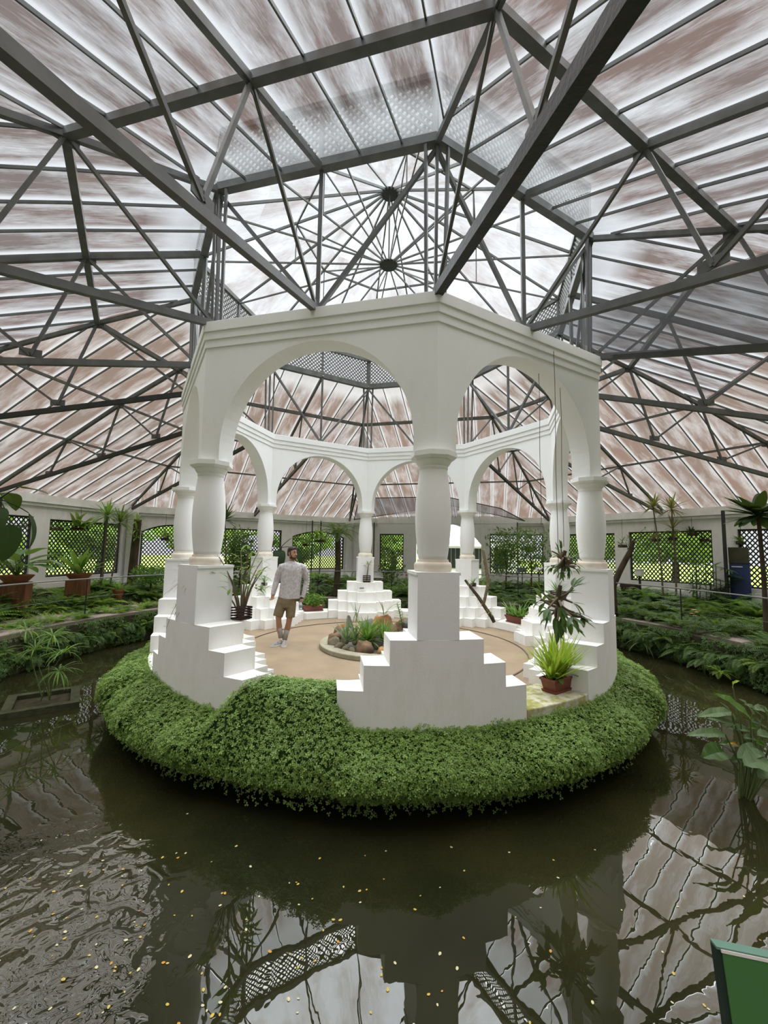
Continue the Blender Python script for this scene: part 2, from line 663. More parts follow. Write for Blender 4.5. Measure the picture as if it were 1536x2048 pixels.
def outer_wall(k, side, wins, label, gable=False):
    """k = sector middle; wins = list of (x0,x1,z0,z1,arch,visible)"""
    hl = AP * T8
    root = MB()
    y0, y1 = AP, AP + WT
    xs = -hl - 0.05

    def bx(xa, xb, za, zb):
        root.box(((xa + xb) / 2, (y0 + y1) / 2, (za + zb) / 2), (xb - xa, WT, zb - za))
    for (x0, x1, z0, z1, arch, *rest) in sorted(wins):
        bx(xs, x0, -0.1, ZTOP)
        if z0 > 0.05:
            bx(x0, x1, -0.1, z0)
        if arch > 0:
            n = 16
            c, hw = (x0 + x1) / 2, (x1 - x0) / 2
            low = [(x0 + (x1 - x0) * i / n) for i in range(n + 1)]
            b = len(root.v)
            for yy in (y0, y1):
                for x in low:
                    root.v.append((x, yy, z1 - arch * ((x - c) / hw) ** 2))
                for x in low:
                    root.v.append((x, yy, ZTOP))
            m = n + 1
            for i in range(n):
                root.f.append((b + i, b + i + 1, b + m + i + 1, b + m + i))
                root.f.append((b + 2 * m + i + 1, b + 2 * m + i, b + 3 * m + i, b + 3 * m + i + 1))
                root.f.append((b + i + 1, b + i, b + 2 * m + i, b + 2 * m + i + 1))
                root.f.append((b + m + i, b + m + i + 1, b + 3 * m + i + 1, b + 3 * m + i))
        else:
            if z1 < ZTOP:
                bx(x0, x1, z1, ZTOP)
        xs = x1
    bx(xs, hl + 0.05, -0.1, ZTOP)
    # plinth band
    if not gable:
        root.box((0, AP - 0.02, 0.35), (2 * hl, 0.06, 0.9 - 0.2))
    if gable:
        poly = [(-3.05, 3.0), (-3.05, 3.30), (-2.2, 3.33), (-1.4, 3.42), (-0.6, 3.62), (0.15, 3.72), (0.9, 3.62), (1.7, 3.42), (2.5, 3.33), (3.2, 3.30), (3.2, 3.0)]
        b = len(root.v)
        n = len(poly)
        for yy in (y0, y1):
            for x, z in poly:
                root.v.append((x, yy, z))
        root.f.append(tuple(b + i for i in range(n)))
        root.f.append(tuple(b + n + i for i in range(n))[::-1])
        for i in range(n):
            j = (i + 1) % n
            root.f.append((b + j, b + i, b + n + i, b + n + j))
    wo = root.build('wall_' + side, M['wall'], rz=rotz(k))
    tag(wo, label, 'wall', kind='structure')
    for (x0, x1, z0, z1, arch, wl) in wins:
        if wl is None:
            continue
        WINN[0] += 1
        e = empty('window_%d' % WINN[0], loc2w(k, (x0 + x1) / 2, AP + 0.1, z0), rotz(k), wl, 'window', kind='structure')
        hw = (x1 - x0) / 2
        H = z1 - z0
        lm = MB()
        lattice(lm, -hw + 0.03, hw - 0.03, 0.03, H - 0.03, -0.02, arch=arch)
        lm.build('lattice', M['lattice'], e)
        fm = MB()
        for sx in (-1, 1):
            fm.box((sx * (hw - 0.025), 0, (H - arch) / 2), (0.05, 0.06, H - arch))
        fm.box((0, 0, 0.025), (2 * hw, 0.06, 0.05))
        if arch > 0:
            pts = [(-hw + 2 * hw * i / 16, 0, H - 0.02 - arch * ((i - 8) / 8) ** 2) for i in range(17)]
            fm.tube(pts, 0.03, 4)
        else:
            fm.box((0, 0, H - 0.025), (2 * hw, 0.06, 0.05))
        fm.build('window_frame', M['lattice'], e)
    return wo


W3 = lambda d: [(-4.05, -1.75, 0.9, 2.58, 0, d), (-1.2, 1.2, 0.9, 2.58, 0, d), (1.75, 4.05, 0.9, 2.58, 0, d)]
outer_wall(2.5, 'left', [(-4.1, -1.9, 0.88, 2.62, 0, None), (-1.35, 1.11, 0.88, 2.62, 0, 'lattice window at far left behind the large leafy potted plant'),
                         (1.58, 4.08, 0.86, 2.58, 0, 'lattice window of the left wall behind hanging planters and spiky dracaenas')], 'white left garden wall with dark lattice windows')
outer_wall(3.5, 'back_left', [(-4.02, -1.9, 0.9, 2.64, 0.28, 'arch-topped lattice window beside the thick left columns'),
                              (-1.3, 1.2, 0.9, 2.58, 0, 'lattice window behind the back-left column left of the man'),
                              (1.68, 4.16, 0.9, 2.60, 0.25, 'arch-topped lattice window right of the man')], 'white back wall left of the entrance with lattice windows')
outer_wall(4.5, 'back', [(-2.92, -1.8, 0.9, 2.55, 0, 'narrow lattice window left of the entrance'), (-1.22, 1.62, 0.0, 3.0, 0.9, None),
                         (1.98, 4.15, 0.9, 2.58, 0, 'lattice window right of the entrance overgrown with vines')], 'white gabled back wall with arched entrance', gable=True)
outer_wall(-2.5, 'back_right', [(-4.1, -1.66, 0.9, 2.56, 0, 'lattice window half hidden behind the right front column'),
                                (-1.16, 1.30, 0.92, 2.58, 0, 'wide lattice window on the right showing bright lawn'),
                                (1.92, 4.1, 0.92, 2.58, 0, 'lattice window at far right behind the blue notice board')], 'white right garden wall with dark lattice windows')
outer_wall(-1.5, 'right', W3('lattice window of the side wall right of the walkway'), 'white side wall right of the camera walkway')
outer_wall(1.5, 'side_left', W3('lattice window of the side wall left of the walkway'), 'white side wall left of the camera walkway')
outer_wall(0.5, 'near_left', W3('lattice window of the near wall behind the camera on the left'), 'white near wall behind the camera on the left')
outer_wall(-0.5, 'near_right', W3('lattice window of the near wall behind the camera on the right'), 'white near wall behind the camera on the right')

# eave gutters on top of the walls
tn = 0
for i in range(8):
    k = i + 0.5
    tn += 1
    t = MB()
    hl = (AP - 0.1) * T8
    segs = [(-hl, hl)] if i != 4 else [(-hl, -3.0), (3.1, hl)]
    for a_, b_ in segs:
        t.box(((a_ + b_) / 2, AP + 0.05, ZTOP + 0.12), (b_ - a_, 0.34, 0.24))
        t.box(((a_ + b_) / 2, AP - 0.02, ZTOP - 0.05), (b_ - a_, 0.10, 0.08))
    tag(t.build('trim_%d' % tn, M['trim'], rz=rotz(k)), 'white eave gutter on top of the outer wall', 'trim', kind='structure')

# round half columns at the wall corners
for nm, k in (('left back', 3), ('entrance left', 4), ('entrance right', -3), ('right', -2)):
    m = MB()
    m.lathe([(0.15, 0.0), (0.15, 2.75), (0.19, 2.80), (0.19, 2.93)], 16)
    tag(m.build('corner_pillar', M['wall'], loc=pol(11.3, k, 0.12), smooth=True, auto=40), 'round white engaged pillar at the %s corner of the outer wall' % nm, 'pillar')

# ------------------------------------------------------------------ roof slopes
RA = [3.45, 5.04, 6.66, 8.2, 10.72]
RZ = [6.66, 6.00, 5.28, 4.49, 3.23]
PITCHW = 0.52
SECT = {0: ('left front', 0.5), 1: ('left', 1.5), 2: ('far left', 2.5), 3: ('back left', 3.5), 4: ('back', 4.5), 5: ('back right', -2.5), 6: ('right', -1.5), 7: ('right front', -0.5)}


def clip_strip(xa, xb, a0, z0, a1, z1):
    """trapezoid bay |x| <= a*T8 clipped to xa..xb ; returns polygon [(x,a)]"""
    poly = [(-a0 * T8, a0), (a0 * T8, a0), (a1 * T8, a1), (-a1 * T8, a1)]

    def clip(P, fn):
        o = []
        for i in range(len(P)):
            p, q = P[i], P[(i + 1) % len(P)]
            fp, fq = fn(p), fn(q)
            if fp >= 0:
                o.append(p)
            if (fp >= 0) != (fq >= 0):
                t_ = fp / (fp - fq)
                o.append((p[0] + (q[0] - p[0]) * t_, p[1] + (q[1] - p[1]) * t_))
        return o
    poly = clip(poly, lambda p: p[0] - xa)
    if poly:
        poly = clip(poly, lambda p: xb - p[0])
    return poly


for si, (sn, k) in SECT.items():
    root = empty('ceiling_slope', (0, 0, 0), rotz(k), 'translucent streaked fibreglass roof slope over the %s side' % sn, 'roof', kind='structure')
    for bi in range(4):
        a0, a1, z0, z1 = RA[bi], RA[bi + 1], RZ[bi], RZ[bi + 1]
        nj = int(a1 * T8 / PITCHW) + 1
        for j in range(-nj, nj):
            xa, xb = j * PITCHW, (j + 1) * PITCHW
            P = clip_strip(xa, xb, a0, z0, a1, z1)
            if len(P) < 3:
                continue
            ar = abs(sum(P[i][0] * P[(i + 1) % len(P)][1] - P[(i + 1) % len(P)][0] * P[i][1] for i in range(len(P)))) / 2
            if ar < 0.004:
                continue
            m = MB()
            lift = 0.035 + 0.006 * (j % 2)
            ins = 0.004
            vsx, uvs = [], []
            for x, a in P:
                x = min(max(x, xa + ins), xb - ins)
                z = z0 + (z1 - z0) * (a - a0) / (a1 - a0) + lift
                vsx.append((x, a, z))
                uvs.append(((x - xa) / PITCHW, a + 20 * si))
            m.add(vsx, [tuple(range(len(P)))])
            me = m.mesh('roof_sheet', M['sheet_far'] if (si in (2, 3, 4, 5) or bi >= 2) else M['sheet'], uvs=uvs)
            link('roof_sheet', me, root)
    nj = int(RA[-1] * T8 / PITCHW)
    for j in range(-nj, nj + 1):
        x = j * PITCHW
        amin = max(RA[0], abs(x) / T8)
        pts = [(x, amin, float(np.interp(amin, RA, RZ)))] + [(x, a, z) for a, z in zip(RA, RZ) if a > amin + 0.02]
        m = MB()
        for p, q in zip(pts[:-1], pts[1:]):
            m.beam(p, q, 0.017, 0.034)
        m.build('rafter', M['steel'], root)
    for bi in (1, 2, 3):
        a, z = RA[bi], RZ[bi] - 0.05
        m = MB()
        wd = 0.085 if bi == 1 else 0.05
        m.beam((-a * T8, a, z), (a * T8, a, z), wd, wd)
        m.build('purlin', M['steel'], root)

# ------------------------------------------------------------------ radial trusses
BN = [(3.50, 4.72), (5.55, 4.36), (7.10, 3.97), (8.70, 3.58), (10.50, 3.16)]
TRN = {0: 'the front pavilion corner', 0.5: 'the middle of the left front arch', 1: 'the left front pavilion corner', 1.5: 'the middle of the left side arch', 2: 'the left pavilion corner',
       2.5: 'the middle of the far left arch', 3: 'the back left pavilion corner', 3.5: 'the middle of the back left arch', 4: 'the rear pavilion corner', -3.5: 'the middle of the back right arch',
       -3: 'the back right pavilion corner', -2.5: 'the middle of the far right arch', -2: 'the right pavilion corner', -1.5: 'the middle of the right side arch', -1: 'the right front pavilion corner', -0.5: 'the middle of the right front arch'}
GUSSET = MB().box((0, 0, 0), (0.012, 0.24, 0.11)).mesh('gusset_plate', M['steel'])
for k, nm in TRN.items():
    corner = float(k).is_integer()
    mc = MC if corner else 1.0
    e = empty('roof_truss', (0, 0, 0), rotz(k), 'grey steel roof truss running outward from ' + nm, 'truss', 'radial roof trusses')
    T = [(a * mc, z - 0.055) for a, z in zip(RA, RZ)]
    B = [(a * mc, z) for a, z in BN]
    P3 = lambda p: (0, p[0], p[1])
    m = MB()
    for p, q in zip(T[:-1], T[1:]):
        m.beam(P3(p), P3(q), 0.06, 0.07)
    m.build('top_chord', M['steel'], e)
    m = MB()
    big = 0.115 if k == 0 else 0.085
    m.beam(P3(B[0]), P3(B[-1]), big * 0.8, big)
    m.build('bottom_chord', M['steel_dark'] if k in (0, 2, 3, -3, 2.5) else M['steel'], e)
    pairs = [(T[1], B[0]), (T[1], B[1]), (T[2], B[1]), (T[2], B[2]), (T[3], B[2]), (T[3], B[3])]
    for t_, b_ in pairs:
        m = MB()
        m.beam(P3(t_), P3(b_), 0.034, 0.04)
        m.build('diagonal', M['steel'], e)
    for x_, z_ in [(b_[0], b_[1] + 0.03) for b_ in B[1:4]] + [(t_[0], t_[1] - 0.04) for t_ in T[1:4]]:
        link('gusset_plate', GUSSET, e, (0, x_, z_))

# ------------------------------------------------------------------ lantern above the pavilion
LZ0, LZ1, LA = 6.66, 7.42, 9.40
lan = empty('roof_lantern', (0, 0, 4.70), 0, 'raised octagonal lattice lantern frame standing on the pavilion walls', 'lantern')
for i in range(8):
    k = i
    m = MB()
    p, q = pol(3.80, k), pol(3.80, k + 1)
    m.beam((p.x, p.y, LZ0 - 4.75), (q.x, q.y, LZ0 - 4.75), 0.11, 0.13)
    m.build('ring_beam', M['steel'], lan)
    m = MB()
    m.beam((p.x, p.y, LZ1 - 4.70), (q.x, q.y, LZ1 - 4.70), 0.07, 0.09)
    m.build('upper_beam', M['steel'], lan)
    # lattice side
    o = empty('lattice_side', (0, 0, 0), rotz(k + 0.5), parent=lan)
    hl = 3.52 * T8
    m = MB()
    lattice(m, -hl, hl, LZ0 - 4.70, LZ1 - 4.70, 3.51, step=0.10, wd=0.026, th=0.012, asp=1.0)
    m.build('lattice', M['lattice_grey'], o)
    for x in (-hl + 0.03, 0, hl - 0.03):
        m = MB()
        m.box((x, 3.51, (LZ0 + LZ1) / 2 - 4.70), (0.05, 0.05, LZ1 - LZ0))
        m.build('lattice_stile', M['steel'], o)
for i in range(16):
    k = i / 2
    r = 3.80 if i % 2 == 0 else 3.50
    m = MB()
    zb = 0.0
    if i % 2 == 0:
        for dk in (-0.045, 0.0, 0.045):
            a_, b_ = pol(r - 0.06, k + dk * 0.8), pol(r - 0.02, k + dk)
            m.beam((a_.x, a_.y, zb), (b_.x, b_.y, LZ0 - 4.82), 0.035, 0.035)
    else:
        a_ = pol(r - 0.02, k)
        m.beam((a_.x, a_.y, zb), (a_.x, a_.y, LZ0 - 4.82), 0.05, 0.05)
    m.build('post', M['steel'], lan)
    if i % 2 == 1:
        for s in (-0.5, 0.5):
            a_, b_ = pol(3.48, k), pol(3.76, k + s)
            m = MB()
            m.beam((a_.x, a_.y, 0.02), (b_.x, b_.y, LZ0 - 4.84), 0.045, 0.05)
            m.build('brace', M['steel'], lan)
# upper roof of the lantern
lr = empty('ceiling_lantern', (0, 0, LZ1), 0, 'bright clear-sheeted lantern roof converging on a central hub', 'roof', kind='structure')
AZ = LA - LZ1
RL = [0.16, 1.55, 2.75, 3.95]
for i in range(16):
    k0, k1 = i / 2, (i + 1) / 2
    def rr_(k, r):
        return r * (1.0 if float(k).is_integer() else math.cos(PI / 8))
    for a_, b_ in zip(RL[:-1], RL[1:]):
        m = MB()
        pts = []
        for k, r in ((k0, a_), (k1, a_), (k1, b_), (k0, b_)):
            z = AZ * (1 - r / 3.8) + 0.05
            p = pol(rr_(k, r), k, z)
            pts.append(tuple(p))
        m.add(pts, [(3, 2, 1, 0)])
        ww = b_ * 0.39 / PITCHW
        uvs = [(0.5 - 0.5 * a_ / b_ * min(1, 1), a_ + i * 5), (0.5 + 0.5 * a_ / b_, a_ + i * 5), (1.0, b_ + i * 5), (0.0, b_ + i * 5)]
        link('roof_sheet', m.mesh('roof_sheet', M['lantern_sheet'], uvs=uvs), lr)
    m = MB()
    p0 = pol(0.1, k0, AZ - 0.04)
    p1 = pol(rr_(k0, 3.8), k0, 0.0)
    m.beam(p0, p1, 0.03, 0.045)
    m.build('rafter', M['steel'], lr)
    m = MB()
    h2 = 7.74 - LZ1
    m.beam(pol(0.1, k0, h2), pol(rr_(k0, 3.78), k0, -0.05), 0.022, 0.03)
    m.build('tie_rod', M['steel'], lr)
    if i % 2 == 0:
        m = MB()
        m.beam(pol(0.1, k0, h2), pol(rr_(k0, 1.9), k0, AZ * 0.5 - 0.04), 0.02, 0.025)
        m.beam(pol(rr_(k0, 1.9), k0, AZ * 0.5 - 0.04), pol(rr_(k0, 1.9), k0, h2 * 0.5 - 0.03), 0.018, 0.02)
        m.build('strut', M['steel'], lr)
for r in (1.9,):
    for i in range(8):
        m = MB()
        z = AZ * (1 - r / 3.8) - 0.02
        m.beam(pol(r, i, z), pol(r, i + 1, z), 0.03, 0.04)
        m.build('purlin', M['steel'], lr)
for z, nm in ((9.33 - LZ1, 'upper hub'), (7.74 - LZ1, 'lower hub')):
    m = MB()
    m.lathe([(0.17, -0.03), (0.19, 0.0), (0.17, 0.03)], 20, (0, 0, z))
    tag(m.build('hub', M['steel_dark'], lr, smooth=False), 'round dark steel ' + nm)
m = MB()
m.beam((0, 0, 7.74 - LZ1), (0, 0, 9.33 - LZ1), 0.03, 0.03)
m.build('king_rod', M['steel'], lr)
# ------------------------------------------------------------------ island and pavilion
RF = 3.94
m = MB()
m.lathe([(RF - 0.004, -0.16), (RF - 0.004, -0.005), (3.35, -0.005)], 128, cap=False)
tag(m.build('island_wall', M['white'], smooth=True, auto=30), 'white round base wall of the pavilion island', 'wall', kind='structure')
m = MB()
m.lathe([(RF - 0.01, -0.95), (RF - 0.01, -0.14)], 96, cap=False)
tag(m.build('island_footing', M['soil'], smooth=True), 'dark wet footing of the island under the hedge', 'wall', kind='structure')
m = MB()
m.lathe([(3.42, -0.2), (3.42, 0.0)], 96)
tag(m.build('floor_pavilion', M['floor_tan']), 'tan cement floor inside the pavilion', 'floor', kind='structure')
m = MB()
annulus(m, 2.64, 2.665, -0.02, 0.012, 128)
tag(m.build('drain_hose', M['hose']), 'thin dark hose line curving around the pavilion floor', 'hose')

NAMES = {0: 'front', 1: 'left front', 2: 'left', 3: 'back left', 4: 'rear', -3: 'back right', -2: 'right', -1: 'right front'}
WHERE = {0: 'nearest the camera', 1: 'at the left front with a basket orchid', 2: 'at far left half hidden behind another', 3: 'behind the man', 4: 'at the rear with a small sign plate',
         -3: 'at the back right behind the leaning branch', -2: 'at the right side holding a flowering basket', -1: 'at the right front beside the grassy planter'}




def tier_poly(rows):
    """plan of one step: arc outside, rectangular notches stepping in towards the pavilion centre"""
    w_ = rows[0][0]
    out = []
    n = 12
    for i in range(n + 1):
        x = w_ - 2 * w_ * i / n
        out.append((x, math.sqrt(RF * RF - x * x)))
    left = []
    for i, (hw_, y_) in enumerate(rows):
        left.append((-hw_, y_))
        if i + 1 < len(rows):
            h2_ = rows[i + 1][0]
            for t in (0.25, 0.5, 0.75):
                left.append((-hw_ + (hw_ - h2_) * t, y_ + 0.10 * t * (1 - t)))
            left.append((-h2_, y_ + 0.012))
        else:
            for t in (0.25, 0.5, 0.75):
                left.append((-hw_ + hw_ * t, y_ + 0.10 * t * (1 - t)))
    out += left + [(0.0, rows[-1][1])]
    out += [(-x, y) for x, y in left[::-1]]
    return out


TIERS = [(0.0, 0.20, [(1.0, 3.30), (0.745, 3.11), (0.49, 2.94), (0.24, 2.78)]), (0.20, 0.44, [(1.0, 3.47), (0.745, 3.28), (0.49, 3.11), (0.24, 2.94)]),
         (0.44, 0.69, [(0.745, 3.47), (0.49, 3.28), (0.24, 3.11)]), (0.69, 0.94, [(0.49, 3.47), (0.24, 3.28)])]
tier_me = []
for z0, z1, rows in TIERS:
    m = MB()
    m.prism(tier_poly(rows)[::-1], z0, z1)
    tier_me.append(m.mesh('step', M['white_step']))
m = MB()
m.box((0, 3.70, 1.265), (0.44, 0.476, 0.65))
m.box((0, 3.70, 1.605), (0.47, 0.476, 0.03))
ped_me = m.mesh('pedestal', M['white'])
cprof = [(0.150, 0.02), (0.19, 0.02), (0.200, 0.045), (0.200, 0.075), (0.188, 0.098), (0.168, 0.11), (0.163, 0.125)]
m = MB()
m.lathe([(0.0, 0.0), (0.195, 0.0), (0.203, 0.03), (0.203, 0.07), (0.190, 0.095), (0.172, 0.10), (0.168, 0.125), (0.0, 0.126)], 32, cap=False)
base_me = m.mesh('column_base', surf('stained_base', (0.74, 0.70, 0.62), (0.62, 0.55, 0.44), 5, 0.75, 0.2), True)
base_me.set_sharp_from_angle(angle=math.radians(50))
m = MB()
sh = []
for i in range(21):
    t = i / 20
    sh.append((0.154 - 0.008 * t + (0.197 - 0.152) * math.sin(PI * t ** 0.95) ** 1.05 + (0.0 if t < 0.85 else 0), 0.12 + t * 1.02))
m.lathe([(0.0, 0.12)] + sh + [(0.0, 1.14)], 32, cap=False)
shaft_me = m.mesh('column_shaft', M['white'], True)
m = MB()
m.lathe([(0.0, 1.10), (0.155, 1.10), (0.16, 1.12), (0.158, 1.135), (0.175, 1.155), (0.195, 1.19), (0.195, 1.215), (0.0, 1.216)], 32, cap=False)
m.lathe([(0.0, 1.205), (0.225, 1.205), (0.258, 1.235), (0.258, 1.288), (0.0, 1.289)], 8, cap=False, ph=PI / 8)
cap_me = m.mesh('capital', M['white'])
for k, nm in NAMES.items():
    e = empty('stepped_plinth', (0, 0, 0), rotz(k), 'white stepped plinth %s' % WHERE[k], 'plinth', 'stepped plinths of the pavilion')
    for me in tier_me:
        link('step', me, e)
    link('pedestal', ped_me, e)
    c = empty('column', pol(3.70, k, 1.62), rotz(k), 'white bulging pavilion column %s' % {0: 'nearest the camera', 1: 'at the left front', 2: 'at far left, half hidden behind the left front column', 3: 'behind the man', 4: 'at the rear, left of the front column', -3: 'at the back right, just right of the front column', -2: 'at the right, behind the right front column', -1: 'at the right front'}[k], 'column', 'columns of the pavilion')
    link('column_base', base_me, c)
    link('column_shaft', shaft_me, c)
    link('capital', cap_me, c)

# low bench wall between plinths
for i in range(8):
    m = MB()
    k0, k1, i0, i1 = i + 0.329, i + 0.671, i + 0.389, i + 0.611
    n = 10
    poly = []
    for j in range(n + 1):
        p = pol(RF, k0 + (k1 - k0) * j / n)
        poly.append((p.x, p.y))
    for j in range(n + 1):
        p = pol(3.36, i1 - (i1 - i0) * j / n)
        poly.append((p.x, p.y))
    m.prism(poly, 0.0, 0.18)
    o = m.build('low_bench', M['ledge'] if i == 7 else M['white_step'], bevel=0.012)
    lab = {0: 'low curb between the front plinths under the green hedge mound', 7: 'low mossy ledge under the grassy red planter', 3: 'low white bench wall under the red planter beside the man', 4: 'low white bench wall at the rear between plinths', 5: 'low white bench wall under the planter at the back right',
           6: 'low white bench wall on the right side', 1: 'low white bench wall on the left side', 2: 'low white bench wall at the far left'}[i]
    tag(o, lab, 'bench wall', 'low bench walls between the plinths')

# arcade: eight arched walls with cornice
arc = empty('arcade', (0, 0, 2.905), 0, 'white octagonal arcade of eight round arches crowned by a banded cornice', 'arcade')
ZA0, ZA1 = 2.905, 4.69
RO, RI = 3.855, 3.545
AO, AI = RO * math.cos(PI / 8), RI * math.cos(PI / 8)
m = MB()
N = 40
hw, zc = 1.215, 3.06 - ZA0
curve = [(-hw, 0.0)]
for i in range(N + 1):
    a = PI - PI * i / N
    curve.append((hw * math.cos(a), zc + (1.24) * math.sin(a)))
curve.append((hw, 0.0))
n = len(curve)
H = ZA1 - ZA0
for ap_, R in ((AO, RO), (AI, RI)):
    he = R * math.sin(PI / 8)
    for x, z in curve:
        m.v.append((x, ap_, z))
    for i, (x, z) in enumerate(curve):
        m.v.append((x / hw * he if 0 < i < n - 1 else math.copysign(he, x), ap_, H if 0 < i < n - 1 else 0.0))
for s in (0, 2 * n):
    for i in range(n - 1):
        f_ = (s + i, s + i + 1, s + n + i + 1, s + n + i)
        m.f.append(f_ if s else f_[::-1])
for i in range(n - 1):
    m.f.append((i, i + 1, 2 * n + i + 1, 2 * n + i))
    m.f.append((n + i + 1, n + i, 3 * n + i, 3 * n + i + 1))
m.f.append((0, 2 * n, 3 * n, n))
m.f.append((n - 1, 2 * n - 1, 4 * n - 1, 3 * n - 1))
arch_me = m.mesh('arch_wall', M['white'])
for i in range(8):
    link('arch_wall', arch_me, arc, None, rotz(i + 0.5))
for z0, z1, pr in ((4.555, 4.69, 0.055), (4.455, 4.558, 0.036), (4.355, 4.458, 0.018)):
    m = MB()
    b = 0
    for r, z in ((RI - pr, z0), (RO + pr, z0), (RO + pr, z1), (RI - pr, z1)):
        for i in range(8):
            p = pol(r, i)
            m.v.append((p.x, p.y, z - ZA0))
    for i in range(4):
        i2 = (i + 1) % 4
        for j in range(8):
            j2 = (j + 1) % 8
            m.f.append((i * 8 + j, i * 8 + j2, i2 * 8 + j2, i2 * 8 + j))
    m.build('cornice_band', M['white'], arc, bevel=0.006)

# ------------------------------------------------------------------ hedge (ground cover on the island rim)
M['hedge_leaf'] = leafmat('clover_leaf', (0.100, 0.180, 0.034), (0.195, 0.325, 0.066), (0.33, 0.455, 0.125), 0.25, 0.5)
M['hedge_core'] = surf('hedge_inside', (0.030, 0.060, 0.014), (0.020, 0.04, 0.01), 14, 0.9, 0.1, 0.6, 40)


def sstep(a, b, x):
    t = np.clip((x - a) / (b - a), 0, 1)
    return t * t * (3 - 2 * t)


def hedge_prof(kk, s):
    """kk array of sector coordinate (0 = front corner); s in 0..1 along the profile; returns r,z"""
    kk = (kk + 4) % 8 - 4
    bump = 0.02 * np.sin(kk * 9.1) + 0.025 * np.sin(kk * 17.3 + 1.0) + 0.012 * np.sin(kk * 41.0)
    md = sstep(0.26, 0.36, kk) * (1 - sstep(0.66, 0.76, kk))
    sd = sstep(0.8, 1.3, np.abs(kk)) * 0.10
    sp = np.array([0, 0.12, 0.26, 0.42, 0.58, 0.72, 0.86, 1.0])
    r0 = np.array([3.90, 4.00, 4.16, 4.32, 4.42, 4.43, 4.33, 4.12])
    z0 = np.array([0.06, 0.055, 0.01, -0.06, -0.15, -0.26, -0.36, -0.41])
    r1 = np.array([3.38, 3.50, 3.72, 3.97, 4.13, 4.32, 4.34, 4.13])
    z1 = np.array([0.26, 0.37, 0.42, 0.38, 0.13, -0.10, -0.30, -0.41])
    R = np.interp(s, sp, r0) * (1 - md) + np.interp(s, sp, r1) * md
    Z = np.interp(s, sp, z0) * (1 - md) + np.interp(s, sp, z1) * md
    R = R + bump * 1.2 * np.minimum(1, s * 3) + sd * 0.6 * s
    Z = Z + bump * np.minimum(1, s * 2) + sd * (1 - s)
    return R, Z


def pol_np(R, kk):
    a = TH0 + kk * PI / 4
    return -R * np.sin(a), -R * np.cos(a)


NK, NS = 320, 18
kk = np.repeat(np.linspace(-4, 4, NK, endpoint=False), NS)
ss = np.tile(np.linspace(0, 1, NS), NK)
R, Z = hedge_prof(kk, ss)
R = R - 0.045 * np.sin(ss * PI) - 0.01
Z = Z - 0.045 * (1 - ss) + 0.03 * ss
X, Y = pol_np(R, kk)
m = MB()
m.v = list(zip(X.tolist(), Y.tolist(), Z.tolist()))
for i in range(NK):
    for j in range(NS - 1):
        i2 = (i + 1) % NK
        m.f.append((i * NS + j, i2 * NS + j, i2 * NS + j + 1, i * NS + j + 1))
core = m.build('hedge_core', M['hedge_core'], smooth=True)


def numpy_mesh(name, verts, faces_idx, nper, mat):
    me = bpy.data.meshes.new(name)
    nv, nf = len(verts), len(faces_idx)
    me.vertices.add(nv)
    me.vertices.foreach_set('co', np.asarray(verts, dtype=np.float32).ravel())
    me.loops.add(nf * nper)
    me.loops.foreach_set('vertex_index', np.asarray(faces_idx, dtype=np.int32).ravel())
    me.polygons.add(nf)
    me.polygons.foreach_set('loop_start', np.arange(0, nf * nper, nper, dtype=np.int32))
    me.polygons.foreach_set('loop_total', np.full(nf, nper, dtype=np.int32))
    me.materials.append(mat)
    me.update(calc_edges=True)
    me.validate()
    return me


def trefoils(P, Nn, size, spin_rng):
    """three kite lobes per leaf; P (n,3), Nn (n,3) unit normals, size (n,)"""
    n = len(P)
    ref = spin_rng.normal(size=(n, 3))
    T = np.cross(Nn, ref)
    T /= np.linalg.norm(T, axis=1)[:, None] + 1e-9
    Bt = np.cross(Nn, T)
    V = np.zeros((n, 10, 3))
    V[:, 0] = P
    for l in range(3):
        for q, (da, rad, dz) in enumerate(((-0.55, 0.72, 0.10), (0.0, 1.0, 0.02), (0.55, 0.72, 0.10))):
            a = l * 2 * PI / 3 + da
            V[:, 1 + l * 3 + q] = P + (T * math.cos(a) + Bt * math.sin(a)) * (size * rad)[:, None] + Nn * (size * dz)[:, None]
    F = np.array([[0, 1, 2, 3], [0, 4, 5, 6], [0, 7, 8, 9]])
    faces = (np.arange(n)[:, None, None] * 10 + F[None]).reshape(-1, 4)
    return V.reshape(-1, 3), faces


def surf_points(n, kfun, prof):
    kk = kfun(n)
    s = rng.random(n)
    R, Z = prof(kk, s)
    e = 1e-3
    R2, Z2 = prof(kk, np.minimum(1, s + e))
    R1, Z1 = prof(kk, np.maximum(0, s - e))
    tr, tz = R2 - R1, Z2 - Z1
    l = np.hypot(tr, tz) + 1e-9
    nr, nz = -tz / l, tr / l
    sg = np.where(nr + 0.5 * nz < -0.2, -1, 1)
    # outward: the profile runs outwards then down so the normal is (-dz, dr)
    a = TH0 + kk * PI / 4
    P = np.stack([-R * np.sin(a), -R * np.cos(a), Z], 1)
    Nn = np.stack([-nr * np.sin(a), -nr * np.cos(a), nz], 1)
    return P, Nn, s, kk


def kf(n):
    c = rng.random(n)
    near = rng.uniform(-2.2, 2.2, n)
    return np.where(c < 0.86, near, rng.uniform(2.2, 5.8, n))


NH = 78000
P, Nn, s_, kk_ = surf_points(NH, kf, hedge_prof)
P = P + Nn * rng.uniform(-0.02, 0.03, NH)[:, None] + rng.normal(size=(NH, 3)) * 0.008
Nj = Nn + rng.normal(size=(NH, 3)) * 0.38 + np.array([0, 0, 0.35])
Nj /= np.linalg.norm(Nj, axis=1)[:, None]
sz = rng.uniform(0.014, 0.026, NH)
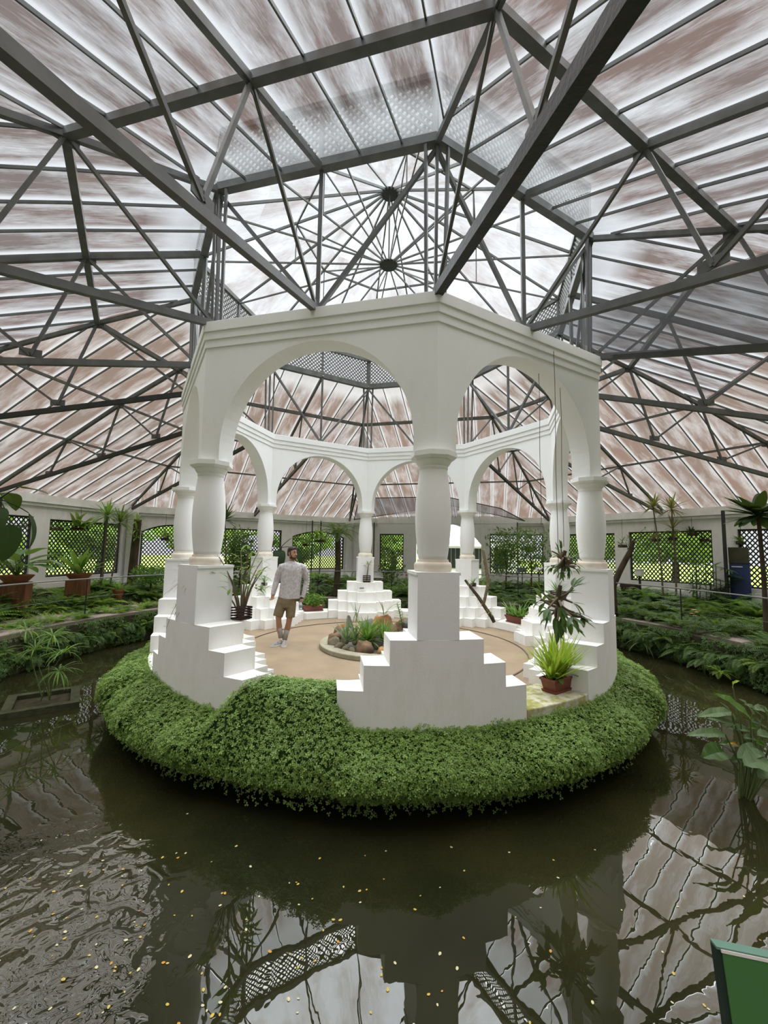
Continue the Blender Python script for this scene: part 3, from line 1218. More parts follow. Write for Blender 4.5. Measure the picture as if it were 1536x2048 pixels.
# hanging tips below the rim
nh2 = 2200
kt = rng.uniform(-2.0, 2.0, nh2)
Rt, Zt = hedge_prof(kt, np.full(nh2, 0.93))
at = TH0 + kt * PI / 4
Rt = Rt + rng.uniform(-0.05, 0.08, nh2)
Pt = np.stack([-Rt * np.sin(at), -Rt * np.cos(at), Zt - rng.random(nh2) ** 2.2 * 0.15 - 0.01], 1)
Nt = np.stack([-np.sin(at), -np.cos(at), np.full(nh2, 0.6)], 1) + rng.normal(size=(nh2, 3)) * 0.3
Nt /= np.linalg.norm(Nt, axis=1)[:, None]
# sprigs standing up against the white wall
nh3 = 2600
kt3 = rng.uniform(-2.0, 2.0, nh3)
Rt3, Zt3 = hedge_prof(kt3, np.full(nh3, 0.04))
at3 = TH0 + kt3 * PI / 4
up3 = rng.random(nh3) ** 2 * (0.05 + 0.05 * np.maximum(0, np.sin(kt3 * 37) * np.sin(kt3 * 11 + 1)))
Rt3 = np.where(Zt3 > 0.2, Rt3, np.maximum(Rt3, 3.955)) + rng.uniform(0, 0.06, nh3)
Pt3 = np.stack([-Rt3 * np.sin(at3), -Rt3 * np.cos(at3), Zt3 + up3], 1)
Nt3 = np.stack([-np.sin(at3), -np.cos(at3), np.full(nh3, 0.8)], 1) + rng.normal(size=(nh3, 3)) * 0.35
Nt3 /= np.linalg.norm(Nt3, axis=1)[:, None]
Pt, Nt, nh2 = np.concatenate([Pt, Pt3]), np.concatenate([Nt, Nt3]), nh2 + nh3
V, F = trefoils(np.concatenate([P, Pt]), np.concatenate([Nj, Nt]), np.concatenate([sz, rng.uniform(0.014, 0.024, nh2)]), rng)
hedge = link('clover_hedge', numpy_mesh('clover_hedge', V, F, 4, M['hedge_leaf']))
tag(hedge, 'dense green clover-leaved hedge overhanging the pond around the pavilion base', 'hedge', kind='stuff')
core.parent = hedge
tag(core, kind='stuff')
# ------------------------------------------------------------------ placing helpers
def cray(u, v):
    x3, z3 = (u - 768) / FPX, (1024 - v) / FPX
    return _r * x3 + _u * z3 + _f


def atz(u, v, z):
    d = cray(u, v)
    return CAM + d * ((z - CAM.z) / d.z)


def atd(u, v, dep):
    return CAM + cray(u, v) * dep


def mpp(p):
    """metres per reference pixel at a point"""
    return (Vector(p) - CAM).dot(_f) / FPX


# ------------------------------------------------------------------ plant parts
def prof_w(kind, t):
    if kind == 'strap':
        return min(1.0, 0.45 + t * 3.0) * (1 - t ** 3.5)
    if kind == 'lance':
        return max(0.0, math.sin(PI * min(1.0, t ** 0.75))) ** 0.8
    if kind == 'ovate':
        return max(0.0, math.sin(PI * min(1.0, t ** 0.62))) ** 0.62
    return 1 - t


def blade(mb, base, az, el, L, W, droop, n=6, kind='strap', fold=0.18, roll=0.0):
    p = Vector(base)
    b = len(mb.v)
    st = L / n
    side0 = Vector((-math.sin(az), math.cos(az), 0))
    for i in range(n + 1):
        t = i / n
        d = Vector((math.cos(el) * math.cos(az), math.cos(el) * math.sin(az), math.sin(el)))
        nrm = side0.cross(d) * -1
        side = (side0 * math.cos(roll) + nrm * math.sin(roll))
        w_ = W * 0.5 * max(0.02, prof_w(kind, t))
        mb.v.append(tuple(p + side * w_))
        mb.v.append(tuple(p - nrm * (w_ * fold)))
        mb.v.append(tuple(p - side * w_))
        if i < n:
            p = p + d * st
            el -= droop / n
    for i in range(n):
        q = b + i * 3
        mb.f.append((q, q + 1, q + 4, q + 3))
        mb.f.append((q + 1, q + 2, q + 5, q + 4))
    return p


def stalk(mb, base, az, el, L, r0, r1, droop, n=5, sides=5):
    p = Vector(base)
    pts = [p.copy()]
    for i in range(n):
        d = Vector((math.cos(el) * math.cos(az), math.cos(el) * math.sin(az), math.sin(el)))
        p = p + d * (L / n)
        pts.append(p.copy())
        el -= droop / n
    mb.tube(pts, [r0 + (r1 - r0) * i / n for i in range(n + 1)], sides)
    return p, el


def rosette(mb, c, n, L, W, e0, e1, droop, kind='strap', seed=0, fold=0.2, seg=6):
    r = random.Random(seed)
    for i in range(n):
        az = i * 2.39996 + r.uniform(-0.3, 0.3)
        t = i / max(1, n - 1)
        el = e0 + (e1 - e0) * t + r.uniform(-0.12, 0.12)
        blade(mb, c, az, el, L * r.uniform(0.75, 1.1), W * r.uniform(0.8, 1.1), droop * r.uniform(0.6, 1.2), seg, kind, fold)


def frond(mb, base, az, el, L, W, droop, npin=14):
    p = Vector(base)
    side = Vector((-math.sin(az), math.cos(az), 0))
    st = L / npin
    b0 = len(mb.v)
    prev = None
    for i in range(npin + 1):
        t = i / npin
        d = Vector((math.cos(el) * math.cos(az), math.cos(el) * math.sin(az), math.sin(el)))
        up = d.cross(side)
        if prev is not None:
            b = len(mb.v)
            mb.v += [tuple(prev + side * 0.004), tuple(prev - side * 0.004), tuple(p)]
            mb.f.append((b, b + 1, b + 2))
        prev = p.copy()
        if t > 0.08:
            w_ = W * math.sin(PI * min(1.0, 0.12 + t * 0.9)) ** 0.8
            for s in (-1, 1):
                tip = p + side * (s * w_) + d * (w_ * 0.35) - Vector((0, 0, w_ * 0.18))
                mid = p + side * (s * w_ * 0.5) + d * (w_ * 0.12)
                hw_ = st * 0.42
                b = len(mb.v)
                mb.v += [tuple(p), tuple(mid - d * hw_), tuple(tip), tuple(mid + d * hw_)]
                mb.f.append((b, b + 1, b + 2, b + 3))
        p = p + d * st
        el -= droop / npin
    return p


def fern_mesh(name, mat, n, L, W, e0, e1, droop, seed, npin=14):
    mb = MB()
    r = random.Random(seed)
    for i in range(n):
        az = i * 2.39996 + r.uniform(-0.4, 0.4)
        frond(mb, (0.03 * math.cos(az), 0.03 * math.sin(az), 0), az, r.uniform(e0, e1), L * r.uniform(0.7, 1.15), W * r.uniform(0.8, 1.1), droop * r.uniform(0.7, 1.2), npin)
    return mb.mesh(name, mat)


def broad(mb, base, az, el, pet, L, W, droop, kind='ovate', stalk_r=0.008, fold=0.22, n=8, pitch=None):
    p, e2 = stalk(mb, base, az, el, pet, stalk_r, stalk_r * 0.7, 0.35, 4, 5)
    blade(mb, p, az, e2 - 0.35 if pitch is None else pitch, L, W, droop, n, kind, fold)


def shrub_mesh(name, mat, n, rx, rz, size, seed, lance=False):
    """cloud of small leaves filling an ellipsoid"""
    r = np.random.default_rng(seed)
    d = r.normal(size=(n, 3))
    d /= np.linalg.norm(d, axis=1)[:, None]
    q = d * (r.random(n)[:, None] ** 0.4)
    # lumpy outline
    lump = 1 + 0.22 * np.sin(d[:, 0] * 5 + seed) * np.sin(d[:, 1] * 4 + 2) + 0.15 * np.sin(d[:, 2] * 7 + seed)
    P = q * lump[:, None] * np.array([rx, rx, rz])
    Nn = d + r.normal(size=(n, 3)) * 0.6
    Nn /= np.linalg.norm(Nn, axis=1)[:, None]
    ref = r.normal(size=(n, 3))
    T = np.cross(Nn, ref)
    T /= np.linalg.norm(T, axis=1)[:, None]
    Bt = np.cross(Nn, T)
    s = size * r.uniform(0.6, 1.3, n)[:, None]
    wdt = 0.22 if lance else 0.38
    V = np.stack([P - T * s, P + Bt * s * wdt, P + T * s, P - Bt * s * wdt], 1).reshape(-1, 3)
    F = (np.arange(n)[:, None] * 4 + np.arange(4)[None])
    return numpy_mesh(name, V, F, 4, mat)


G = {}
G['fern'] = leafmat('fern_green', (0.035, 0.10, 0.014), (0.095, 0.21, 0.028), (0.20, 0.34, 0.05), 0.35, 0.55)
G['fern_dark'] = leafmat('dark_fern_green', (0.022, 0.055, 0.012), (0.05, 0.11, 0.02), (0.09, 0.17, 0.03), 0.3, 0.55)
G['fern_lite'] = leafmat('pale_fern_green', (0.10, 0.20, 0.02), (0.20, 0.34, 0.035), (0.32, 0.45, 0.07), 0.4, 0.55)
G['grass'] = leafmat('grassy_green', (0.05, 0.13, 0.018), (0.10, 0.22, 0.03), (0.20, 0.33, 0.05), 0.35, 0.4)
G['lime'] = leafmat('lime_blades', (0.20, 0.34, 0.025), (0.36, 0.48, 0.04), (0.52, 0.55, 0.08), 0.4, 0.4)
G['broad'] = leafmat('broad_leaf_green', (0.030, 0.075, 0.018), (0.055, 0.125, 0.025), (0.09, 0.19, 0.035), 0.25, 0.35)
G['broad_dark'] = leafmat('dark_glossy_leaf', (0.010, 0.028, 0.010), (0.017, 0.042, 0.013), (0.028, 0.058, 0.016), 0.12, 0.5, True, 0.15)
G['water_leaf'] = leafmat('water_plant_leaf', (0.10, 0.16, 0.075), (0.13, 0.21, 0.09), (0.17, 0.26, 0.10), 0.3, 0.4)
G['brome'] = leafmat('bromeliad_green', (0.06, 0.12, 0.018), (0.11, 0.20, 0.03), (0.19, 0.28, 0.05), 0.35, 0.4)
G['blue'] = leafmat('bluegreen_blades', (0.08, 0.14, 0.08), (0.13, 0.21, 0.11), (0.20, 0.29, 0.15), 0.3, 0.45)
G['dry'] = leafmat('dry_olive_blades', (0.16, 0.15, 0.06), (0.24, 0.22, 0.09), (0.10, 0.14, 0.03), 0.3, 0.6)
G['drac'] = leafmat('bronze_dracaena', (0.10, 0.075, 0.028), (0.15, 0.115, 0.04), (0.09, 0.11, 0.03), 0.3, 0.5)
G['stem'] = surf('green_stem', (0.14, 0.19, 0.06), (0.10, 0.13, 0.05), 8, 0.6, 0.3)
G['cane'] = surf('grey_brown_cane', (0.16, 0.13, 0.08), (0.10, 0.09, 0.05), 10, 0.8, 0.2)
G['yellow'] = surf('yellow_petal', (0.75, 0.55, 0.12), (0.62, 0.42, 0.10), 8, 0.6, 0.2)
G['redflower'] = surf('red_petal', (0.50, 0.03, 0.05), (0.38, 0.02, 0.05), 8, 0.6, 0.2)
G['whiteflower'] = surf('white_petal', (0.85, 0.84, 0.78), (0.75, 0.76, 0.66), 8, 0.6, 0.2)
G['peach'] = surf('peach_petal', (0.80, 0.45, 0.26), (0.72, 0.36, 0.2), 8, 0.6, 0.2)
G['tree'] = leafmat('garden_tree_leaves', (0.08, 0.16, 0.02), (0.16, 0.27, 0.04), (0.28, 0.40, 0.07), 0.4, 0.6)

# ------------------------------------------------------------------ rock bed in the middle of the floor
RB = 1.20
m = MB()
m.lathe([(RB, 0.0), (RB, 0.065), (RB - 0.015, 0.08), (0.98, 0.08), (0.98, 0.05), (0.0, 0.05)], 64, cap=False)
rb = empty('rock_bed', (0, 0, 0), 0, 'round cement-edged rock garden bed at the centre of the pavilion floor', 'rock bed')
m2 = MB()
annulus(m2, 0.97, RB, 0.0, 0.085, 64)
m2.build('curb', M['curb'], rb, bevel=0.015)
m3 = MB()
m3.lathe([(0.0, 0.02), (0.97, 0.02), (0.97, 0.055), (0.0, 0.06)], 48, cap=False)
m3.build('gravel_fill', M['gravel'], rb)

M['rock'] = []
for i, (c1, c2) in enumerate((((0.26, 0.17, 0.10), (0.12, 0.085, 0.06)), ((0.34, 0.17, 0.07), (0.20, 0.10, 0.045)), ((0.24, 0.205, 0.14), (0.14, 0.12, 0.075)), ((0.17, 0.16, 0.145), (0.09, 0.085, 0.08)), ((0.48, 0.28, 0.11), (0.30, 0.17, 0.07)))):
    M['rock'].append(surf('rock_tone_%s' % 'abcde'[i], c1, c2, 5, 0.85, 0.15, 0.7, 12))


def rock_mesh(seed, sx, sy, sz, mat, flat=0.35):
    r = random.Random(seed)
    m = MB()
    nn, mm = 12, 8
    ph = [r.uniform(0, 6.28) for _ in range(6)]
    b = 0
    for i in range(mm + 1):
        t = -PI / 2 + PI * i / mm
        for j in range(nn):
            a = 2 * PI * j / nn
            d = Vector((math.cos(t) * math.cos(a), math.cos(t) * math.sin(a), math.sin(t)))
            k_ = 1 + 0.13 * math.sin(d.x * 3 + ph[0]) + 0.10 * math.sin(d.y * 4 + ph[1]) + 0.08 * math.sin(d.z * 5 + d.x * 3 + ph[2]) + 0.05 * math.sin(d.x * 9 + ph[3]) * math.sin(d.y * 8 + ph[4])
            z = d.z * k_
            if z < -flat:
                z = -flat
            m.v.append((d.x * k_ * sx, d.y * k_ * sy, (z + flat) * sz))
    for i in range(mm):
        for j in range(nn):
            j2 = (j + 1) % nn
            m.f.append((i * nn + j, i * nn + j2, (i + 1) * nn + j2, (i + 1) * nn + j))
    me = m.mesh('rock', mat, True)
    me.set_sharp_from_angle(angle=math.radians(62))
    return me


TONE = ['brown', 'rust brown', 'olive grey', 'dark grey', 'ochre']
ROCKS = [  # x, y, z, sx, sy, sz, tone, label
    (-0.90, -0.30, 0.06, 0.13, 0.11, 0.15, 2, 'olive grey rock at the left rim of the bed'),
    (-0.93, -0.02, 0.06, 0.12, 0.12, 0.17, 0, 'brown rock at the far left of the bed'),
    (-0.85, 0.30, 0.06, 0.15, 0.13, 0.24, 0, 'upright brown rock behind the left rim of the bed'),
    (-0.78, -0.50, 0.06, 0.09, 0.08, 0.11, 2, 'small olive rock left of the bulb plants'),
    (-0.64, -0.63, 0.06, 0.075, 0.07, 0.085, 2, 'small round olive rock under the bulb plants'),
    (-0.53, -0.72, 0.06, 0.065, 0.06, 0.08, 2, 'smallest round olive rock beside the big front boulder'),
    (-0.30, -0.76, 0.06, 0.145, 0.12, 0.22, 0, 'large rounded brown boulder at the front of the bed'),
    (-0.02, -0.83, 0.06, 0.085, 0.08, 0.11, 4, 'round ochre rock right of the front boulder'),
    (0.22, -0.78, 0.06, 0.18, 0.12, 0.12, 4, 'wide flat orange rock at the front right of the bed'),
    (-0.10, -0.48, 0.06, 0.12, 0.10, 0.18, 3, 'dark grey pointed rock behind the ochre one'),
    (0.34, -0.45, 0.06, 0.14, 0.12, 0.15, 3, 'dark grey rock at the right of the bed'),
    (0.02, 0.30, 0.06, 0.20, 0.17, 0.50, 1, 'tall rust brown rock standing in the middle of the bed'),
    (0.36, 0.45, 0.06, 0.24, 0.18, 0.38, 0, 'broad brown rock behind the tall rust rock'),
    (-0.30, 0.55, 0.06, 0.20, 0.16, 0.36, 3, 'grey rock at the back of the bed'),
    (-0.70, 0.62, 0.06, 0.09, 0.06, 0.36, 3, 'thin upright grey slab at the back left of the bed'),
    (-0.50, 0.25, 0.06, 0.16, 0.14, 0.22, 4, 'pale orange rock behind the grass tuft'),
    (0.70, 0.28, 0.06, 0.20, 0.17, 0.36, 1, 'rust red rock near the front plinth'),
    (0.46, 0.05, 0.06, 0.24, 0.16, 0.22, 3, 'dark slanted slab rock on the right pile'),
    (0.42, -0.20, 0.06, 0.20, 0.14, 0.20, 0, 'brown slanted rock lower on the right pile'),
    (0.78, -0.05, 0.06, 0.13, 0.12, 0.20, 4, 'ochre rock right of the slanted slabs'),
    (0.66, -0.42, 0.06, 0.14, 0.12, 0.17, 2, 'olive rock at the right rim hidden by the plinth'),
    (0.10, -0.02, 0.06, 0.10, 0.09, 0.18, 4, 'small pale rock between the grass tuft and the slabs'),
    (0.80, 0.55, 0.06, 0.15, 0.13, 0.22, 0, 'brown rock at the back right rim of the bed'),
    (-0.95, 0.14, 0.06, 0.08, 0.08, 0.10, 4, 'small tan rock between the left rim boulders'),
    (-0.88, -0.16, 0.16, 0.10, 0.09, 0.12, 0, 'brown rock stacked on the left rim boulders'),
    (-0.72, 0.10, 0.06, 0.15, 0.13, 0.26, 2, 'olive boulder behind the blue-green bulb plants'),
    (-0.80, 0.44, 0.18, 0.12, 0.10, 0.16, 1, 'rust rock perched at the back left of the bed'),
    (0.50, 0.25, 0.30, 0.17, 0.12, 0.16, 3, 'dark slab resting on top of the right pile'),
    (0.20, 0.10, 0.06, 0.13, 0.11, 0.30, 0, 'brown rock right of the grass tuft'),
    (0.60, -0.18, 0.06, 0.12, 0.10, 0.22, 1, 'rust rock under the slanted slabs'),
    (-0.15, 0.42, 0.06, 0.13, 0.12, 0.40, 4, 'pale orange rock left of the tall rust rock'),
    (0.06, -0.62, 0.06, 0.10, 0.08, 0.13, 3, 'grey rock behind the flat orange rock'),
]
for i, (x, y, z, sx, sy, sz, tn_, lb) in enumerate(ROCKS):
    o = link('rock', rock_mesh(100 + i, sx, sy, sz * 0.75, M['rock'][tn_]), None, (x, y, z - 0.005), random.uniform(0, 6))
    tag(o, lb, 'rock', 'rocks in the central bed')


def plant(name, label, loc, parts, cat='plant', group=None, rz=0.0):
    e = empty(name, loc, rz, label, cat, group)
    for pn, mb, mat in parts:
        if isinstance(mb, MB):
            mb.build(pn, mat, e, smooth=False)
        else:
            link(pn, mb, e)
    return e


mb = MB()
rosette(mb, (0, 0, 0), 90, 0.62, 0.034, 0.45, 1.45, 0.9, 'strap', 3)
plant('grass_tuft', 'dark green grassy tuft in the middle of the rock bed', (-0.28, -0.36, 0.10), [('foliage', mb, G['grass'])])
mb = MB()
rosette(mb, (0, 0, 0), 60, 0.55, 0.032, 0.4, 1.4, 0.7, 'strap', 4)
plant('grass_tuft', 'second grassy tuft right of the first in the rock bed', (0.02, -0.30, 0.10), [('foliage', mb, G['grass'])])
for (x, y, s, lb) in ((-0.66, -0.48, 1.0, 'blue-green strappy bulb plant left of the front boulder'), (-0.50, -0.55, 0.95, 'blue-green bulb plant touching the front boulder')):
    mb = MB()
    rosette(mb, (0, 0, 0.05), 14, 0.46 * s, 0.038, 0.7, 1.45, 0.5, 'lance', int(x * 100))
    b2 = MB()
    b2.ball((0, 0, 0.045), 0.05, 10, 7)
    plant('bulb_plant', lb, (x, y, 0.13), [('foliage', mb, G['blue']), ('bulb', b2, M['rock'][2])])
mb = MB()
rosette(mb, (0, 0, 0), 9, 0.40, 0.022, 0.5, 1.3, 0.8, 'lance', 11)
plant('rock_orchid', 'small bronze-leaved orchid growing on top of the tall rust rock', (0.02, 0.30, 0.52), [('foliage', mb, G['dry'])])
mb = MB()
rosette(mb, (0, 0, 0), 8, 0.30, 0.03, 0.6, 1.4, 0.5, 'lance', 12)
plant('rock_orchid', 'small green orchid at the right front of the rock bed', (0.30, -0.60, 0.18), [('foliage', mb, G['brome'])])
mb = MB()
for i in range(6):
    blade(mb, (0.03 * i - 0.08, 0.02 * (i % 2), 0), -0.8 + i * 0.9, 1.25, 0.40 + 0.03 * i, 0.02, 0.3, 6, 'lance')
plant('rock_orchid', 'upright thin-leaved orchid beside the grey slab at the back of the rock bed', (-0.55, 0.62, 0.30), [('foliage', mb, G['blue'])])
mb, st = MB(), MB()
for i in range(3):
    az = 0.6 + i * 1.7
    pts = []
    for j in range(9):
        t = j / 8
        pts.append(Vector((0.05 * math.cos(az) + 0.16 * t * math.cos(az), 0.05 * math.sin(az) + 0.16 * t * math.sin(az), 0.52 * t - 0.1 * t * t)))
    st.tube(pts, 0.008, 5)
    for j in range(1, 9):
        for s in (-1, 1):
            blade(mb, pts[j], az + s * 1.4, 0.5, 0.11, 0.032, 0.9, 4, 'lance')
plant('dendrobium', 'arching small-leaved orchid canes rising at the back of the rock bed', (0.42, 0.22, 0.34), [('cane', st, G['stem']), ('foliage', mb, G['fern'])])
mb = MB()
rosette(mb, (0, 0, 0), 14, 0.34, 0.05, 0.2, 1.2, 0.7, 'lance', 15)
plant('rock_orchid', 'pale green leafy plant at the right back of the rock bed', (0.66, 0.52, 0.30), [('foliage', mb, G['brome'])])

# ------------------------------------------------------------------ rectangular planters
def planter(name, label, loc, rz, L, W, H, foliage, grp=None):
    e = empty(name, loc, rz, label, 'planter', grp)
    m = MB()
    t0, t1 = 0.80, 1.0
    def ring(sx, sy, z):
        return [(-sx, -sy, z), (sx, -sy, z), (sx, sy, z), (-sx, sy, z)]
    a, b_ = L / 2, W / 2
    m.loft([ring(a * t0, b_ * t0, 0.02), ring(a * 0.97, b_ * 0.97, H - 0.03), ring(a * 1.03, b_ * 1.05, H - 0.03), ring(a * 1.03, b_ * 1.05, H), ring(a * 0.93, b_ * 0.9, H), ring(a * 0.9, b_ * 0.86, H - 0.04)])
    m.build('trough', M['plastic_red'], e, bevel=0.006)
    s = MB()
    s.loft([ring(a * 0.86, b_ * 0.9, 0.0), ring(a * 0.92, b_ * 0.98, 0.03)])
    s.build('saucer', M['plastic_red'], e)
    q = MB()
    q.box((0, 0, H - 0.03), (L * 0.9, W * 0.86, 0.02))
    q.build('soil', M['soil'], e)
    for pn, mb_, mat in foliage:
        if isinstance(mb_, MB):
            mb_.build(pn, mat, e)
        else:
            link(pn, mb_, e, (0, 0, H + 0.11))
    return e


mb = MB()
r_ = random.Random(5)
for i in range(120):
    x = r_.uniform(-0.15, 0.15)
    az = r_.uniform(0, 6.28)
    el = r_.uniform(0.62, 1.45)
    blade(mb, (x, r_.uniform(-0.04, 0.04), 0.13), az, el, r_.uniform(0.40, 0.64), r_.uniform(0.030, 0.046), r_.uniform(0.1, 0.75), 6, 'strap', 0.25)
mb2 = MB()
for i in range(16):
    az = r_.uniform(0, 6.28)
    broad(mb2, (0.08 + r_.uniform(-0.2, 0.1), r_.uniform(-0.06, 0.06), 0.14), az, r_.uniform(0.2, 1.0), 0.08, 0.085, 0.065, 0.8, 'ovate', 0.003, n=4)
pp = atz(1105, 1392, 0.18)
planter('planter', 'red-brown trough planter with lime grassy blades on the right front ledge', (2.13, -2.98, 0.18), 0.62, 0.42, 0.20, 0.17, [('foliage', mb, G['lime']), ('small_leaves', mb2, G['fern'])], 'red trough planters')
sh1 = shrub_mesh('foliage', G['fern'], 420, 0.30, 0.19, 0.05, 3)
pe = planter('planter', 'red trough planter with bushy green herb on the bench behind the man', (-1.86, 3.12, 0.18), math.atan2(0.24, 0.51), 0.56, 0.20, 0.16, [('foliage', sh1, None)], 'red trough planters')
mb = MB()
for i in range(60):
    blade(mb, (r_.uniform(-0.18, 0.18), r_.uniform(-0.05, 0.05), 0.13), r_.uniform(0, 6.28), r_.uniform(0.4, 1.4), r_.uniform(0.35, 0.55), 0.035, r_.uniform(0.4, 1.0), 6, 'strap')
planter('planter', 'red trough planter with green arching blades at the back right', (3.12, 1.75, 0.18), -1.1, 0.56, 0.20, 0.16, [('foliage', mb, G['grass'])], 'red trough planters')

# ------------------------------------------------------------------ slatted orchid baskets
def slat_basket(e, s, h, rows=5, round_=False):
    """each slat a part"""
    for i in range(rows):
        z = h * (i + 0.5) / rows
        if round_:
            m = MB()
            n = 20
            r = s * (0.75 + 0.25 * i / rows)
            b = 0
            for rr, zz in ((r, z - h / rows * 0.32), (r + 0.012, z - h / rows * 0.32), (r + 0.012, z + h / rows * 0.32), (r, z + h / rows * 0.32)):
                for j in range(n):
                    m.v.append((rr * math.cos(2 * PI * j / n), rr * math.sin(2 * PI * j / n), zz))
            for q in range(4):
                for j in range(n):
                    m.f.append((q * n + j, q * n + (j + 1) % n, ((q + 1) % 4) * n + (j + 1) % n, ((q + 1) % 4) * n + j))
            m.build('slat', M['wood_dark'], e)
        else:
            for sd in range(4):
                m = MB()
                a = sd * PI / 2
                zz = z + (h / rows * 0.5 if sd % 2 else 0) * 0.5
                m.box((math.cos(a) * s / 2, math.sin(a) * s / 2, zz), (0.016, s * 1.12, h / rows * 0.52), a)
                m.build('slat', M['wood_dark'], e)
    m = MB()
    if round_:
        m.lathe([(0.0, 0.0), (s * 0.74, 0.0), (s * 0.74, 0.015), (0.0, 0.016)], 20, cap=False)
    else:
        m.box((0, 0, 0.008), (s * 0.95, s * 0.95, 0.016))
    m.build('bottom', M['wood_dark'], e)


# on the left front plinth
b0 = loc2w(1, -0.28, 3.36, 0.94)
e = empty('orchid_basket', b0, rotz(1) + 0.2, 'dark slatted basket with tall tangled orchid and yellow flowers on the left front plinth', 'orchid')
slat_basket(e, 0.17, 0.16, 5)
mb, st = MB(), MB()
r_ = random.Random(21)
for i in range(15):
    az = r_.uniform(0, 6.28)
    p, e2 = stalk(st, (0.03 * math.cos(az), 0.03 * math.sin(az), 0.05), az, r_.uniform(1.2, 1.52), r_.uniform(0.5, 0.95), 0.012, 0.006, r_.uniform(0.0, 1.0), 7)
    for j in range(6):
        blade(mb, p - Vector((0, 0, 0.05 * j)), az + r_.uniform(-1.5, 1.5), r_.uniform(-0.2, 0.9), r_.uniform(0.12, 0.22), 0.035, 0.8, 4, 'lance')
st.build('cane', G['cane'], e)
mb.build('foliage', G['brome'], e)
fl = MB()
for (x, y, z) in ((0.22, -0.05, 0.30), (0.25, -0.05, 0.25), (0.23, -0.06, 0.21), (-0.12, -0.1, 0.62), (-0.15, -0.1, 0.58)):
    for j in range(5):
        blade(fl, (x, y, z), j * 1.256, 0.3, 0.035, 0.022, 0.4, 3, 'ovate')
fl.build('flower', G['yellow'], e)

SMALL = [  # k, x, y, size, h, label, style
    (3, -0.22, 3.38, 0.09, 0.07, 'tiny dark slatted orchid basket on the plinth behind the man', 'thin'),
    (4, 0.02, 3.39, 0.18, 0.19, 'dark slatted basket with a single upright orchid on the rear plinth', 'up'),
    (-3, 0.30, 3.42, 0.10, 0.09, 'small dark basket with drooping orchid on the back right plinth', 'thin'),
]
for i, (k, x, y, s, h, lb, stl) in enumerate(SMALL):
    e = empty('orchid_basket', loc2w(k, x, y, 0.94), rotz(k), lb, 'orchid')
    slat_basket(e, s, h, 4)
    mb, st = MB(), MB()
    if stl == 'up':
        p, _e = stalk(st, (0, 0, 0.05), 0.3, 1.5, 0.42, 0.022, 0.010, 0.1)
        rosette(mb, p, 9, 0.26, 0.028, 0.1, 1.1, 0.9, 'lance', 5)
        st.build('cane', G['cane'], e)
    else:
        rosette(mb, (0, 0, 0.05), 9, 0.27, 0.02, 0.9, 1.5, 1.2, 'strap', i)
    mb.build('foliage', G['dry'] if stl == 'up' else G['fern'], e)
# round basket on the right plinth
e = empty('orchid_basket', loc2w(-2, 0.34, 3.43, 0.94), 0, 'round dark slatted basket with white flowering orchid on the right plinth', 'orchid')
slat_basket(e, 0.19, 0.14, 4, True)
mb, st, fl = MB(), MB(), MB()
rosette(mb, (0, 0, 0.08), 16, 0.40, 0.024, 0.5, 1.4, 0.9, 'strap', 9)
p, _e = stalk(st, (0, 0, 0.08), -1.2, 1.3, 0.45, 0.006, 0.004, 0.6)
for q in range(4):
    for j in range(5):
        blade(fl, p - Vector((0, 0, 0.05 * q)), j * 1.256 + q, 0.2, 0.05, 0.03, 0.5, 3, 'ovate')
mb.build('foliage', G['grass'], e)
st.build('flower_stalk', G['stem'], e)
fl.build('flower', G['whiteflower'], e)

# small printed plate on the rear plinth, and price-card like plate on the bench plinth end
m = MB()
m.box((0, 0, 0.05), (0.17, 0.008, 0.10))
e = empty('name_plate', loc2w(4, -0.12, 3.262, 0.74), rotz(4), 'small white name plate with grey text lines on the rear plinth', 'sign')
m.build('plate', surf('white_card', (0.82, 0.82, 0.80), (0.78, 0.78, 0.76), 5, 0.5, 0.3), e)
m = MB()
for z in (0.038, 0.062):
    m.box((0, -0.006, z), (0.12, 0.004, 0.009))
m.build('text_lines', M['black'], e)

# ------------------------------------------------------------------ hanging epiphytes
def wire(p, q, label, r=0.0035):
    m = MB()
    p, q = Vector(p), Vector(q)
    pts = [p.lerp(q, t) + Vector((0.006 * math.sin(t * 9), 0.005 * math.cos(t * 7), 0)) for t in [i / 8 for i in range(9)]]
    m.tube([x - pts[-1] for x in pts], r, 5)
    return tag(m.build('hanging_wire', M['hose'], loc=pts[-1]), label, 'wire', 'thin wires hanging from the arches')


def epiphyte(loc, label, seed, scale=1.0, roots=True):
    e = empty('hanging_orchid', loc, 0, label, 'orchid')
    r = random.Random(seed)
    core, lv, ca = MB(), MB(), MB()
    core.tube([(0.02, 0, 0.20 * scale), (0.0, 0.01, 0.12 * scale), (-0.01, 0, -0.08 * scale)], [0.022, 0.03, 0.02], 7)
    for i in range(24):
        az = r.uniform(0, 6.28)
        p, e2 = stalk(ca, (0.02 * math.cos(az), 0.02 * math.sin(az), r.uniform(-0.05, 0.1) * scale), az, r.uniform(-1.4, 1.0), r.uniform(0.10, 0.22) * scale, 0.016, 0.010, r.uniform(-0.6, 0.9), 5)
        for j in range(3):
            blade(lv, p, az + r.uniform(-1.0, 1.0), e2 + r.uniform(-0.6, 0.4), r.uniform(0.10, 0.19) * scale, 0.045 * scale, r.uniform(0.2, 1.0), 5, 'lance')
    core.build('bark_mount', M['bark'], e)
    ca.build('cane', G['cane'], e)
    lv.build('foliage', G['broad'], e)
    return e


